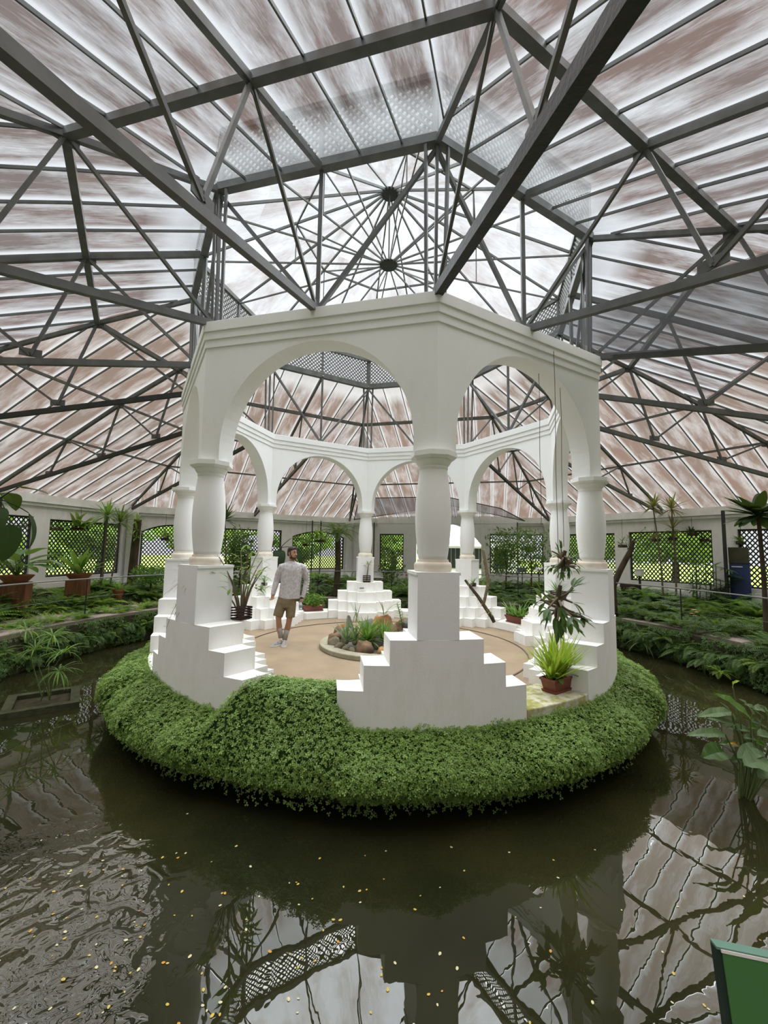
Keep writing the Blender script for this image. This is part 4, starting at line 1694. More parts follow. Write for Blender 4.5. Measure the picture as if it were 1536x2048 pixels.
hp = atd(1118, 1215, 4.75)
epiphyte(hp, 'big dark epiphytic orchid hanging in front of the right front plinth', 31, 1.25)
wire((hp.x, hp.y, 4.25), (hp.x, hp.y, hp.z + 0.33), 'thin wire holding the big hanging orchid under the right front arch')
hp = atd(1128, 1125, 5.3)
epiphyte(hp, 'smaller leafy epiphyte hanging beside the right front column', 33, 0.75)
wire((hp.x, hp.y, 4.0), (hp.x, hp.y, hp.z + 0.2), 'thin wire above the smaller hanging epiphyte')
hp = loc2w(-0.5, -0.35, 3.42, 4.26)
wire(hp, (hp.x, hp.y, 2.2), 'looped wire hanging in the right arch above the leaning branch')
# leaning branch with air plants
pa, pb = atd(930, 1160, 8.6), atd(983, 1232, 8.3)
pc = atd(966, 1100, 8.6)
e = empty('leaning_branch', (pb.x, pb.y, pb.z), 0, 'forked dead branch with wispy air plants leaning by the back right plinth', 'branch')
m = MB()
m.tube([pa - pb, (pa - pb) * 0.5 + Vector((0, 0, 0.02)), Vector((0, 0, -0.02)), Vector((0.05, 0, -0.12))], [0.025, 0.035, 0.04, 0.035], 7)
m.build('branch', M['bark'], e)
m = MB()
m.tube([pc - pb, (pc - pb) * 0.5 + Vector((0.03, 0, 0)), (pa - pb) * 0.3], [0.03, 0.035, 0.03], 7)
m.build('upright_branch', M['cane'] if 'cane' in M else G['cane'], e)
mb = MB()
r_ = random.Random(8)
for i in range(60):
    t = r_.random()
    p = (pa - pb) * t if i % 2 else (pc - pb) * t
    blade(mb, p, r_.uniform(0, 6.28), r_.uniform(-0.6, 0.9), r_.uniform(0.1, 0.26), 0.012, 1.2, 5, 'lance')
mb.build('air_plants', G['dry'], e)

# wispy grass on the left front pedestal (outer side) and step orchids
e0 = loc2w(1, 0.30, 3.72, 1.40)
mb = MB()
r_ = random.Random(14)
for i in range(70):
    blade(mb, (r_.uniform(-0.05, 0.05), r_.uniform(-0.05, 0.05), 0), r_.uniform(0, 6.28), r_.uniform(-0.2, 1.4), r_.uniform(0.25, 0.5), 0.010, r_.uniform(0.5, 2.0), 7, 'lance')
rt = MB()
for i in range(14):
    az = r_.uniform(0, 6.28)
    stalk(rt, (0, 0, 0), az, -1.0, r_.uniform(0.4, 0.7), 0.004, 0.002, r_.uniform(-0.8, 0.8), 6, 4)
bk = MB()
bk.box((0, 0, 0), (0.05, 0.14, 0.16))
plant('wispy_epiphyte', 'wispy dry grass-like epiphyte fixed to the side of the left front pedestal', e0, [('bark_mount', bk, M['bark']), ('foliage', mb, G['dry']), ('hanging_roots', rt, G['dry'])])
for (u, v, d, lb) in ((322, 1262, 7.2, 'small leafy orchid on the lower outer step at the left'), (328, 1215, 7.3, 'small thin orchid on the upper outer step at the left')):
    p = atd(u, v, d)
    p = loc2w(2, -0.72 if v > 1240 else -0.45, 3.55, 0.44 if v > 1240 else 0.69)
    mb = MB()
    for i in range(3):
        blade(mb, (0.02 * i, 0, 0.0), 2.0 * i, 1.2, 0.3, 0.012, 0.4, 5, 'lance')
    rosette(mb, (0, 0, 0.06), 14, 0.20, 0.03, 0.0, 1.2, 0.7, 'lance', v)
    bs = MB()
    bs.lathe([(0.0, 0.0), (0.04, 0.0), (0.05, 0.07), (0.0, 0.065)], 10, cap=False)
    plant('step_orchid', lb, p, [('pot', bs, M['wood_dark']), ('foliage', mb, G['grass'])])
mb, st = MB(), MB()
for j in range(16):
    blade(mb, (0, 0, 0.34), j * 2.4, 0.3 + 0.05 * j, 0.07, 0.03, 0.5, 3, 'ovate')
st.tube([(0, 0, 0), (0.02, 0, 0.2), (0, 0, 0.36)], 0.007, 5)
lv = MB()
rosette(lv, (0, 0, 0), 8, 0.34, 0.06, 0.6, 1.4, 0.6, 'lance', 77)
plant('red_flower', 'red torch-like flower left of the front pedestal beyond the rock bed', (atd(812, 1205, 12.6).x, atd(812, 1205, 12.6).y, 0.72), [('stem', st, G['stem']), ('foliage', lv, G['broad']), ('flower', mb, G['redflower'])])
# ------------------------------------------------------------------ the man
PX = 103.0


def mp(u, v, y=0.0):
    return Vector(((u - 568) / PX, y, (1290 - v) / PX))


man = empty('person', (-1.92, -0.06, 0.0), 0.22, 'man in grey long-sleeved shirt and khaki shorts standing beside the rock bed, looking aside', 'person')
SKIN = surf('skin', (0.40, 0.22, 0.145), (0.34, 0.185, 0.12), 9, 0.55, 0.3)
HAIR = surf('dark_hair', (0.022, 0.015, 0.011), (0.035, 0.024, 0.017), 30, 0.6, 0.3, 0.4, 90)
SHIRT = surf('grey_heather_knit', (0.36, 0.33, 0.325), (0.50, 0.48, 0.475), 26, 0.9, 0.1, 0.3, 60, (1, 1, 0.8), 0.40, 0.62)
SHORTS = surf('khaki_cotton', (0.20, 0.16, 0.095), (0.16, 0.125, 0.072), 12, 0.9, 0.1, 0.2, 60)
SOCK = surf('light_grey_sock', (0.36, 0.345, 0.315), (0.30, 0.285, 0.26), 25, 0.95, 0.05)
SHOE = surf('grey_white_sneaker', (0.36, 0.33, 0.315), (0.22, 0.20, 0.195), 18, 0.7, 0.2)
SOLE = surf('white_sole', (0.70, 0.69, 0.66), (0.6, 0.58, 0.55), 8, 0.6, 0.2)


def remesh(o, vox, smooth=2):
    md = o.modifiers.new('remesh', 'REMESH')
    md.mode = 'VOXEL'
    md.voxel_size = vox
    md.use_smooth_shade = True
    if smooth:
        sm = o.modifiers.new('smooth', 'SMOOTH')
        sm.iterations = smooth
        sm.factor = 0.5
    return o


HC = mp(582, 1111, -0.02)
HR = Matrix.Rotation(math.radians(46), 3, 'Z')


def hd(x, y, z):
    return tuple(HC + HR @ Vector((x, y, z)))


def ell_ring(c, rx, ry, n=16, rot=None):
    out = []
    for j in range(n):
        a = 2 * PI * j / n
        v_ = Vector((rx * math.cos(a), ry * math.sin(a), 0))
        if rot is not None:
            v_ = rot @ v_
        out.append(tuple(Vector(c) + v_))
    return out


body = MB()
# head: stacked rings in head space (faces -y)
rings = []
for z, rx, ry, yo in ((-0.118, 0.030, 0.030, -0.045), (-0.108, 0.044, 0.048, -0.035), (-0.085, 0.056, 0.068, -0.022), (-0.05, 0.064, 0.083, -0.010), (-0.01, 0.070, 0.091, 0.0), (0.03, 0.074, 0.096, 0.004), (0.07, 0.072, 0.094, 0.006), (0.10, 0.058, 0.078, 0.008), (0.122, 0.030, 0.042, 0.010)):
    rings.append([hd(rx * math.cos(a), yo + ry * math.sin(a), z) for a in [2 * PI * j / 18 for j in range(18)]])
body.loft(rings)
body.tube([hd(0, -0.085, 0.022), hd(0, -0.102, -0.005), hd(0, -0.113, -0.022), hd(0, -0.088, -0.032)], [0.009, 0.012, 0.016, 0.010], 8)
body.tube([hd(-0.03, -0.086, 0.032), hd(0, -0.092, 0.030), hd(0.03, -0.086, 0.032)], [0.008, 0.009, 0.008], 6)
body.tube([hd(-0.02, -0.086, -0.062), hd(0, -0.093, -0.060), hd(0.02, -0.086, -0.062)], [0.007, 0.009, 0.007], 6)
for s in (-1, 1):
    body.ball(hd(s * 0.074, 0.012, -0.005), 0.024, 8, 6, (0.5, 0.7, 1.2))
# neck, torso core, arms, legs
body.tube([tuple(HC + Vector((0, 0.015, -0.06))), tuple(mp(582, 1127, 0.0)), tuple(mp(583, 1136, 0.01))], [0.052, 0.056, 0.075], 14)
body.tube([tuple(mp(583, 1133, 0.0)), tuple(mp(582, 1165, 0.0)), tuple(mp(578, 1200, 0.0)), tuple(mp(572, 1214, 0.0))], [0.08, 0.09, 0.09, 0.07], 14)
RA_ = [mp(564, 1136, 0), mp(554, 1166, 0.03), mp(547.5, 1192, -0.03)]
LA_ = [mp(604, 1137, 0), mp(612, 1166, 0.04), mp(605, 1199, -0.02)]
for A_ in (RA_, LA_):
    body.tube([A_[0], A_[1], A_[2]], [0.05, 0.042, 0.027], 12)
RL_ = [mp(566, 1212, 0), mp(560, 1237, -0.03), mp(560.5, 1245, -0.01), mp(562, 1258, 0.03), mp(565, 1274, 0.02)]
LL_ = [mp(582, 1212, 0), mp(581, 1238, -0.03), mp(580, 1247, 0.0), mp(578, 1259, 0.04), mp(573.5, 1277, 0.03)]
for A_ in (RL_, LL_):
    body.tube(A_, [0.085, 0.058, 0.052, 0.058, 0.036], 14)


def hand(mb, wr, dirv, out, s=1.0, curl=0.5):
    """wr wrist, dirv finger direction, out = thumb side direction"""
    d = Vector(dirv).normalized()
    o_ = Vector(out).normalized()
    nrm = d.cross(o_).normalized()
    wr = Vector(wr)
    pc = wr + d * 0.05 * s
    mb.tube([wr - d * 0.01, wr + d * 0.03 * s, wr + d * 0.085 * s], [0.026 * s, 0.036 * s, 0.036 * s], 10, True, 0.55)
    for i, (off, L) in enumerate(((0.026, 0.068), (0.009, 0.076), (-0.009, 0.070), (-0.026, 0.055))):
        p = wr + d * 0.08 * s + o_ * off * s
        pts = [p]
        a = 0.25
        for j in range(3):
            a += curl
            pts.append(pts[-1] + (d * math.cos(a) + nrm * math.sin(a)) * (L * s / 3))
        mb.tube(pts, [0.0095 * s, 0.009 * s, 0.0085 * s, 0.0075 * s], 8)
    p = wr + d * 0.03 * s + o_ * 0.03 * s
    mb.tube([p, p + (d * 0.6 + o_ * 0.7) * 0.035 * s, p + (d * 1.3 + o_ * 0.6 + nrm * 0.5) * 0.045 * s], [0.012 * s, 0.011 * s, 0.009 * s], 8)


hand(body, RA_[2], (-0.05, -0.25, -1), (0.5, -0.9, 0.0), 1.0, 0.55)
hand(body, LA_[2], (-0.25, -0.25, -1), (-0.6, -0.8, 0.0), 1.0, 0.75)
bo = body.build('body', SKIN, man)
remesh(bo, 0.0065, 2)
# hair cap and beard
hb = MB()
rings = []
for z, rx, ry, yo in ((0.030, 0.078, 0.075, 0.028), (0.055, 0.078, 0.096, 0.012), (0.085, 0.075, 0.096, 0.008), (0.110, 0.061, 0.080, 0.004), (0.130, 0.040, 0.056, -0.006), (0.138, 0.015, 0.02, -0.01)):
    rings.append([hd(rx * math.cos(a), yo + ry * math.sin(a), z) for a in [2 * PI * j / 20 for j in range(20)]])
hb.loft(rings)
rings = []
for z, rx, ry, yo in ((-0.055, 0.060, 0.055, 0.045), (-0.02, 0.073, 0.068, 0.038), (0.035, 0.078, 0.072, 0.032)):
    rings.append([hd(rx * math.cos(a), yo + ry * math.sin(a), z) for a in [2 * PI * j / 20 for j in range(20)]])
hb.loft(rings)
for s in (-1, 1):
    hb.tube([hd(s * 0.072, -0.012, 0.04), hd(s * 0.071, -0.018, -0.03)], [0.012, 0.010], 6)
tag(remesh(hb.build('hair', HAIR, man), 0.008, 1), 'short dark hair')
bd = MB()
rings = []
for z, rx, ry, yo in ((-0.124, 0.032, 0.036, -0.046), (-0.110, 0.050, 0.054, -0.036), (-0.085, 0.060, 0.072, -0.024), (-0.070, 0.062, 0.076, -0.020)):
    rings.append([hd(rx * math.cos(a), yo + ry * math.sin(a), z) for a in [2 * PI * j / 18 for j in range(18)]])
bd.loft(rings)
bd.tube([hd(-0.028, -0.086, -0.052), hd(0, -0.096, -0.045), hd(0.028, -0.086, -0.052)], [0.006, 0.009, 0.006], 6)
for s in (-1, 1):
    bd.tube([hd(s * 0.070, -0.02, -0.03), hd(s * 0.062, -0.05, -0.075)], [0.010, 0.014], 6)
tag(bd.build('beard', surf('brown_beard', (0.085, 0.05, 0.033), (0.06, 0.036, 0.024), 40, 0.8, 0.2), man, smooth=True), 'short brown beard')
for s in (-1, 1):
    ey = MB()
    ey.ball(hd(s * 0.030, -0.084, 0.014), 0.009, 8, 6)
    ey.build('eye', HAIR, man)
    eb = MB()
    eb.tube([hd(s * 0.014, -0.096, 0.038), hd(s * 0.045, -0.086, 0.038)], 0.006, 5)
    eb.build('eyebrow', HAIR, man)
sg = MB()
sg.tube([hd(-0.078, 0.03, 0.085), hd(-0.07, -0.075, 0.105), hd(-0.035, -0.092, 0.112), hd(0, -0.094, 0.112), hd(0.035, -0.092, 0.112), hd(0.07, -0.075, 0.105), hd(0.078, 0.03, 0.085)], [0.003, 0.004, 0.011, 0.005, 0.011, 0.004, 0.003], 8)
tag(sg.build('sunglasses', surf('black_glossy', (0.01, 0.01, 0.01), (0.015, 0.015, 0.015), 5, 0.1, 0.6), man), 'black sunglasses pushed up on the hair')
# shirt
sh = MB()
rings = []
for v, cx, hw_, hd_ in ((1200.5, 579, 0.208, 0.128), (1197, 579, 0.206, 0.127), (1185, 580, 0.198, 0.122), (1170, 581, 0.196, 0.120), (1155, 582, 0.205, 0.124), (1142, 583, 0.212, 0.122), (1135, 583.5, 0.195, 0.106), (1130.5, 583, 0.140, 0.088), (1128, 582.5, 0.085, 0.075), (1126.2, 582, 0.064, 0.064)):
    rings.append(ell_ring(mp(cx, v, 0.0), hw_, hd_, 24))
sh.loft(rings)
sh.tube([mp(571, 1135, 0), mp(563, 1138, 0), mp(557, 1152, 0.02), mp(553.5, 1166, 0.035), mp(550, 1180, 0.0), mp(547.5, 1193, -0.03)], [0.06, 0.074, 0.068, 0.060, 0.052, 0.041], 14)
sh.tube([mp(596, 1135, 0), mp(604, 1139, 0), mp(610, 1153, 0.025), mp(612.5, 1167, 0.04), mp(609.5, 1183, 0.01), mp(605.5, 1199, -0.02)], [0.06, 0.074, 0.068, 0.060, 0.053, 0.044], 14)
so = sh.build('shirt', SHIRT, man)
remesh(so, 0.0085, 3)
lg = MB()
for i, (x, z, l) in enumerate(((0.0, 0.0, 0.03), (0.012, 0.008, 0.02), (0.03, 0.002, 0.022))):
    c_ = mp(593, 1142, -0.0)
    lg.box((c_.x + x, -0.128, c_.z + z), (l, 0.006, 0.008))
WHITE_PRINT = surf('white_print', (0.75, 0.75, 0.75), (0.7, 0.7, 0.7), 5, 0.7, 0.1)
tag(lg.build('chest_logo', WHITE_PRINT, man), 'small white mark on the chest')
lg = MB()
for i in range(9):
    t = i / 8
    c_ = mp(613.0 - 3.0 * abs(t - 0.35), 1146 + t * 42, 0.0)
    lg.box((c_.x + 0.035, -0.035 + 0.02 * math.sin(t * 3), c_.z), (0.028, 0.03, 0.026 if i % 2 else 0.014))
tag(lg.build('sleeve_print', WHITE_PRINT, man), 'white print down the left sleeve')
# shorts
st_ = MB()
st_.loft([ell_ring(mp(572.5, 1217, 0.0), 0.165, 0.115, 20), ell_ring(mp(574, 1208, 0), 0.185, 0.125, 20), ell_ring(mp(576, 1198, 0), 0.180, 0.12, 20), ell_ring(mp(577, 1192, 0), 0.175, 0.112, 20)])
st_.tube([mp(566, 1206, 0), mp(561.5, 1222, -0.015), mp(558.5, 1234.5, -0.025)], [0.10, 0.098, 0.092], 16)
st_.tube([mp(583, 1206, 0), mp(583, 1222, -0.015), mp(582.5, 1237, -0.025)], [0.10, 0.093, 0.086], 16)
remesh(st_.build('shorts', SHORTS, man), 0.0095, 2)
for A_, vs_, dx in ((RL_, 1254, 0), (LL_, 1262, 0)):
    t = MB()
    top = mp(561.5, 1254, 0.025) if A_ is RL_ else mp(577.3, 1262, 0.04)
    mid = mp(563.8, 1265, 0.025) if A_ is RL_ else mp(575.3, 1270, 0.035)
    bot = mp(566, 1277, 0.02) if A_ is RL_ else mp(573, 1281, 0.03)
    t.tube([top, mid, bot], [0.058, 0.049, 0.046], 14)
    t.build('sock', SOCK, man, smooth=True)


def shoe(heel, toe, w):
    e = empty('sneaker', heel, 0, parent=man)
    d = Vector(toe) - Vector(heel)
    L = d.length
    az = math.atan2(d.y, d.x)
    e.rotation_euler = (0, 0, az)
    m = MB()
    rings = []
    for t, hw_, h in ((-0.12, 0.028, 0.060), (-0.05, 0.042, 0.085), (0.12, 0.045, 0.100), (0.35, 0.045, 0.088), (0.6, 0.050, 0.066), (0.82, 0.048, 0.052), (0.97, 0.033, 0.040), (1.03, 0.015, 0.030)):
        x = t * L
        rings.append([(x, hw_ * math.cos(a), 0.022 + (h - 0.022) * max(0, math.sin(a)) + (0.0 if math.sin(a) >= 0 else -0.004)) for a in [2 * PI * j / 14 for j in range(14)]])
    m.loft(rings)
    m.build('upper', SHOE, e, smooth=True)
    s = MB()
    poly = []
    pr = ((-0.13, 0.03), (-0.05, 0.046), (0.12, 0.049), (0.35, 0.048), (0.6, 0.054), (0.82, 0.052), (0.98, 0.036), (1.05, 0.015))
    poly = [(t * L, -w_) for t, w_ in pr] + [(t * L, w_) for t, w_ in pr[::-1]]
    s.prism(poly, 0.0, 0.026)
    s.build('sole', SOLE, e, bevel=0.004)
    return e


shoe((mp(566, 0).x, 0.02, 0.0), (mp(549, 0).x, -0.16, 0.0), 0.05)
shoe((mp(573, 0).x, 0.03, 0.0), (mp(571.5, 0).x, -0.22, 0.0), 0.05)
wt = MB()
wt.tube([LA_[2] + Vector((-0.002, 0, 0.016)), LA_[2] + Vector((-0.006, 0, -0.008))], 0.034, 12)
tag(wt.build('watch', M['black'], man), 'black wrist watch')
# bottle in his hand
Rm = Matrix.Rotation(0.22, 3, 'Z')
bl = Vector((-1.92, -0.06, 0)) + Rm @ mp(601.5, 1222, -0.065)
e = empty('water_bottle', bl, 0.3, 'clear plastic water bottle hanging from the man\'s left hand', 'bottle')
m = MB()
m.lathe([(0.0, 0.0), (0.030, 0.0), (0.033, 0.01), (0.033, 0.035), (0.031, 0.04), (0.033, 0.045), (0.033, 0.10), (0.028, 0.125), (0.013, 0.15), (0.013, 0.165), (0.0, 0.165)], 16, cap=False)
mb_, nt_, out_ = new_mat('clear_plastic')
pb_ = nd(nt_, 'ShaderNodeBsdfPrincipled')
pb_.inputs['Base Color'].default_value = (0.75, 0.82, 0.88, 1)
pb_.inputs['Roughness'].default_value = 0.1
pb_.inputs['Transmission Weight'].default_value = 0.6
nt_.links.new(pb_.outputs[0], out_.inputs[0])
m.build('bottle_body', mb_, e, smooth=True)
m = MB()
m.lathe([(0.0335, 0.045), (0.0345, 0.05), (0.0345, 0.085), (0.0335, 0.09)], 16, cap=False)
m.build('bottle_label', surf('blue_grey_label', (0.12, 0.16, 0.24), (0.25, 0.3, 0.36), 30, 0.5, 0.3), e)
m = MB()
m.lathe([(0.0, 0.163), (0.016, 0.163), (0.016, 0.18), (0.0, 0.18)], 12, cap=False)
m.build('cap', surf('blue_cap', (0.1, 0.15, 0.3), (0.08, 0.12, 0.25), 5, 0.4, 0.3), e)

# ------------------------------------------------------------------ railing round the walkway
RR = 7.46
rail = empty('railing', (0, 0, 0.06), 0, 'thin grey metal railing with wires along the outer pond walkway', 'railing')
m = MB()
n = 120
A0_, A1_ = -PI / 2 + 0.55, 1.5 * PI - 0.55
pts = [(RR * math.cos(A0_ + (A1_ - A0_) * i / n), RR * math.sin(A0_ + (A1_ - A0_) * i / n), 0.955) for i in range(n + 1)]
m.tube(pts, 0.016, 8, False)
m.build('handrail', M['rail'], rail, smooth=True)
for zz in (0.50,):
    m = MB()
    m.tube([(x, y, zz) for x, y, _z in pts], 0.003, 5, False)
    m.build('wire', M['rail'], rail)
pm = MB()
pm.box((0, 0, 0.47), (0.018, 0.018, 0.94))
pme = pm.mesh('post', M['black'])
for i in range(17):
    a = A0_ + (A1_ - A0_) * i / 16
    link('post', pme, rail, (RR * math.cos(a), RR * math.sin(a), 0), a)

# ------------------------------------------------------------------ ferns and bank planting
FM = [fern_mesh('fern', G['fern'], 20, 0.62, 0.12, 0.2, 1.2, 1.3, s, 17) for s in (1, 2)]
FD = [fern_mesh('fern', G['fern_dark'], 20, 0.62, 0.12, 0.1, 1.2, 1.4, s, 17) for s in (3, 4)]
FL = [fern_mesh('fern', G['fern_lite'], 18, 0.60, 0.12, 0.2, 1.2, 1.3, s, 17) for s in (5, 6)]
HG = [fern_mesh('fern', G['fern_dark'], 18, 0.60, 0.10, -0.4, 0.6, 1.8, s, 15) for s in (7, 8)]


def mesh_arrays(me):
    v = np.empty(len(me.vertices) * 3, dtype=np.float32)
    me.vertices.foreach_get('co', v)
    li = np.empty(len(me.loops), dtype=np.int32)
    me.loops.foreach_get('vertex_index', li)
    ls = np.empty(len(me.polygons), dtype=np.int32)
    me.polygons.foreach_get('loop_total', ls)
    return v.reshape(-1, 3), li, ls


def fern_mass(n, krange, rrange, zf, meshes, label, smin, smax, seed):
    """an uncountable thicket of overlapping ferns: one object"""
    r = random.Random(seed)
    V, LI, LT, MI = [], [], [], []
    mats = []
    base = 0
    for i in range(n):
        me = meshes[i % len(meshes)]
        if me.materials[0] not in mats:
            mats.append(me.materials[0])
        v, li, lt = mesh_arrays(me)
        k = krange[0] + (krange[1] - krange[0]) * (i + r.random()) / n
        rad = r.uniform(*rrange)
        p = pol(rad, k, zf(rad))
        s = r.uniform(smin, smax)
        a = r.uniform(0, 6.28)
        Rm_ = np.array([[math.cos(a) * s, -math.sin(a) * s, 0], [math.sin(a) * s, math.cos(a) * s, 0], [0, 0, s * r.uniform(0.75, 1.05)]])
        V.append(v @ Rm_.T + np.array([p.x, p.y, p.z]))
        LI.append(li + base)
        LT.append(lt)
        MI.append(np.full(len(lt), mats.index(me.materials[0]), dtype=np.int32))
        base += len(v)
    V, LI, LT, MI = np.concatenate(V), np.concatenate(LI), np.concatenate(LT), np.concatenate(MI)
    me = bpy.data.meshes.new('fern_thicket')
    me.vertices.add(len(V))
    me.vertices.foreach_set('co', V.astype(np.float32).ravel())
    me.loops.add(len(LI))
    me.loops.foreach_set('vertex_index', LI.astype(np.int32))
    me.polygons.add(len(LT))
    me.polygons.foreach_set('loop_start', (np.cumsum(LT) - LT).astype(np.int32))
    me.polygons.foreach_set('loop_total', LT.astype(np.int32))
    for m_ in mats:
        me.materials.append(m_)
    me.polygons.foreach_set('material_index', MI)
    me.update(calc_edges=True)
    return tag(link('fern_thicket', me), label, 'fern', kind='stuff')


bed = lambda r: 0.12 + max(0.0, min(0.43, (r - 8.75) * 0.26))
fern_mass(95, (1.7, 3.25), (8.7, 10.3), bed, FM + FD[:1] + FM + FL[:1], 'feathery green fern thicket in the bed under the left wall', 0.75, 1.35, 1)
fern_mass(40, (1.8, 3.1), (7.45, 8.0), lambda r: 0.08, FM + FL, 'fresh green ferns fringing the left walkway', 0.40, 0.75, 2)
fern_mass(54, (1.6, 3.2), (6.88, 7.02), lambda r: -0.10 - (r * 977 % 0.25), HG + FM[:1], 'dark ferns drooping over the left pond bank', 0.40, 0.8, 3)
fern_mass(100, (-3.1, -1.2), (8.6, 10.3), bed, FD + FM, 'feathery fern thicket in the bed under the right wall', 0.85, 1.5, 4)
fern_mass(60, (-3.0, -1.2), (7.2, 8.4), lambda r: 0.08, FD + FM[:1], 'lacy ferns spilling over the right walkway', 0.6, 1.15, 5)
fern_mass(60, (-3.1, -1.2), (6.86, 7.02), lambda r: -0.08 - (r * 977 % 0.3), HG + FD[:1], 'dark ferns drooping over the right pond bank', 0.45, 0.95, 6)
fern_mass(100, (3.2, 4.95), (7.5, 10.2), bed, FD + FD + FM[:1], 'dark fern thicket in the planting bed at the back', 0.9, 1.5, 7)
fern_mass(40, (3.2, 4.95), (6.9, 7.2), lambda r: -0.05, HG, 'dark ferns drooping over the back pond bank', 0.6, 1.0, 8)
for (u, v, z, s, lb) in ((1412, 1285, -0.25, 0.55, 'pale lime fern hanging on the right bank near the water'), (1440, 1345, -0.45, 0.45, 'smaller lime fern below the pale one on the right bank'), (1525, 1330, -0.15, 0.6, 'lime fern at the right frame edge on the bank'), (1310, 1262, -0.1, 0.45, 'lime-tipped fern on the right bank beside the pandanus')):
    p = atz(u, v, z)
    o = link('fern', FL[0], None, p, u)
    o.scale = (s, s, s)
    tag(o, lb, 'fern')

# creeping growth on the bank wall
for nm, k0, k1, lb in (('left', 1.4, 3.2, 'dense creeping leaves covering the left pond bank'), ('right', -3.1, -1.1, 'dense creeping leaves covering the right pond bank'), ('back', 3.2, 4.9, 'dense creeping leaves covering the back pond bank')):
    n = 6500
    kk = rng.uniform(k0, k1, n)
    zz = rng.uniform(-0.60, 0.10, n)
    rr = 6.97 - 0.16 * rng.random(n) + 0.05 * np.sin(kk * 30) - 0.04 * np.sin(zz * 12)
    a = TH0 + kk * PI / 4
    P = np.stack([-rr * np.sin(a), -rr * np.cos(a), zz], 1)
    keep = (np.sin(kk * 23 + zz * 5) + np.sin(kk * 51 + 1) * 0.6 + rng.normal(size=n) * 0.5) > -0.4
    P = P[keep]
    Nn = np.stack([np.sin(a), np.cos(a), np.full(n, 0.5)], 1)[keep] + rng.normal(size=(len(P), 3)) * 0.4
    Nn /= np.linalg.norm(Nn, axis=1)[:, None]
    V, F = trefoils(P, Nn, rng.uniform(0.025, 0.05, len(P)), rng)
    tag(link('bank_creeper', numpy_mesh('bank_creeper', V, F, 4, G['fern_dark'])), lb, 'creeper', kind='stuff')


# ------------------------------------------------------------------ potted plants on the left
def atrad(u, v, r):
    """far crossing of a view ray with the cylinder of radius r"""
    d = cray(u, v)
    a = d.x ** 2 + d.y ** 2
    b_ = 2 * (CAM.x * d.x + CAM.y * d.y)
    c = CAM.x ** 2 + CAM.y ** 2 - r * r
    return CAM + d * ((-b_ + math.sqrt(b_ * b_ - 4 * a * c)) / (2 * a))


def bowl_plant(u, v, z, rimpx, blockh, label, leaves, seed, mat, big=True):
    q = atrad(u, v, 9.35)
    s = mpp(q)
    R_ = rimpx * s / 2
    p = Vector((q.x, q.y, bed(9.35)))
    blockh = max(0.12, q.z - R_ * 0.5 - p.z)
    e = empty('potted_plant', p, 0, label, 'potted plant')
    m = MB()
    m.box((0, 0, blockh / 2), (R_ * 1.55, R_ * 1.4, blockh), 0.4)
    m.build('wood_block', M['wood_orange'], e, bevel=0.02)
    m = MB()
    h = R_ * 0.5
    m.lathe([(0.0, blockh), (R_ * 0.62, blockh), (R_ * 0.98, blockh + h * 0.85), (R_ * 1.0, blockh + h), (R_ * 0.9, blockh + h), (R_ * 0.85, blockh + h * 0.8), (0.0, blockh + h * 0.8)], 24, cap=False)
    m.build('bowl', M['terracotta'], e, smooth=True, auto=40)
    r = random.Random(seed)
    for i in range(leaves):
        m = MB()
        az = i * 2.39996
        if big:
            broad(m, (0, 0, blockh + h * 0.8), az, r.uniform(0.7, 1.35), r.uniform(0.35, 0.75) * R_ * 2.2, r.uniform(1.0, 1.4) * R_ * 1.7, R_ * 0.75, r.uniform(0.6, 1.3), 'ovate', 0.012, 0.3, 8)
        else:
            blade(m, (0, 0, blockh + h * 0.8), az, r.uniform(0.5, 1.4), R_ * r.uniform(2.0, 3.2), R_ * 0.42, r.uniform(0.4, 1.0), 7, 'lance', 0.3)
        m.build('leaf', mat, e)
    return e


bowl_plant(33, 1150, 0.12, 58, 0.34, 'large-leaved plant in a wide terracotta bowl on an orange wood block at far left', 16, 3, G['broad'])
bowl_plant(158, 1147, 0.12, 46, 0.36, 'leafy plant in a terracotta bowl on a wood block near the left wall', 18, 4, G['fern'], False)
p = atrad(237, 1186, 8.9)
p = Vector((p.x, p.y, bed(8.9) + 0.1))
e = empty('potted_plant', p, 0, 'small red tapered pot with spreading leaves beside the left railing', 'potted plant')
m = MB()
m.lathe([(0.0, 0.0), (0.07, 0.0), (0.15, 0.24), (0.17, 0.24), (0.17, 0.28), (0.14, 0.28), (0.13, 0.24), (0.0, 0.23)], 18, cap=False)
m.build('pot', M['terracotta'], e, smooth=True, auto=40)
m = MB()
rosette(m, (0, 0, 0.25), 16, 0.45, 0.07, 0.2, 1.3, 0.8, 'lance', 71)
m.build('foliage', G['fern'], e)


def hang_mount(u, v, dep, wpx, hpx, n, label, mat, kind='strap', seed=0, cat='plant', W=0.05, basket=True):
    p = atd(u, v, dep)
    s = mpp(p)
    e = empty('hanging_planter', p, 0.3, label, cat)
    m = MB()
    if basket:
        m.box((0, 0, -0.04), (wpx * s * 0.55, 0.16, 0.09))
        m.build('wood_basket', M['bark'], e, bevel=0.01)
    m = MB()
    r = random.Random(seed)
    L = hpx * s * 1.45
    for i in range(n):
        blade(m, (r.uniform(-0.25, 0.25) * wpx * s, 0, 0), r.uniform(0, 6.28), r.uniform(0.1, 1.4), L * r.uniform(0.6, 1.0), W, r.uniform(0.4, 1.2), 6, kind, 0.25)
    m.build('foliage', mat, e)
    m = MB()
    m.tube([(0, 0, 0), (0, 0.0, max(0.4, 2.98 - p.z))], 0.005, 5)
    m.build('hanger', M['black'], e)
    return e


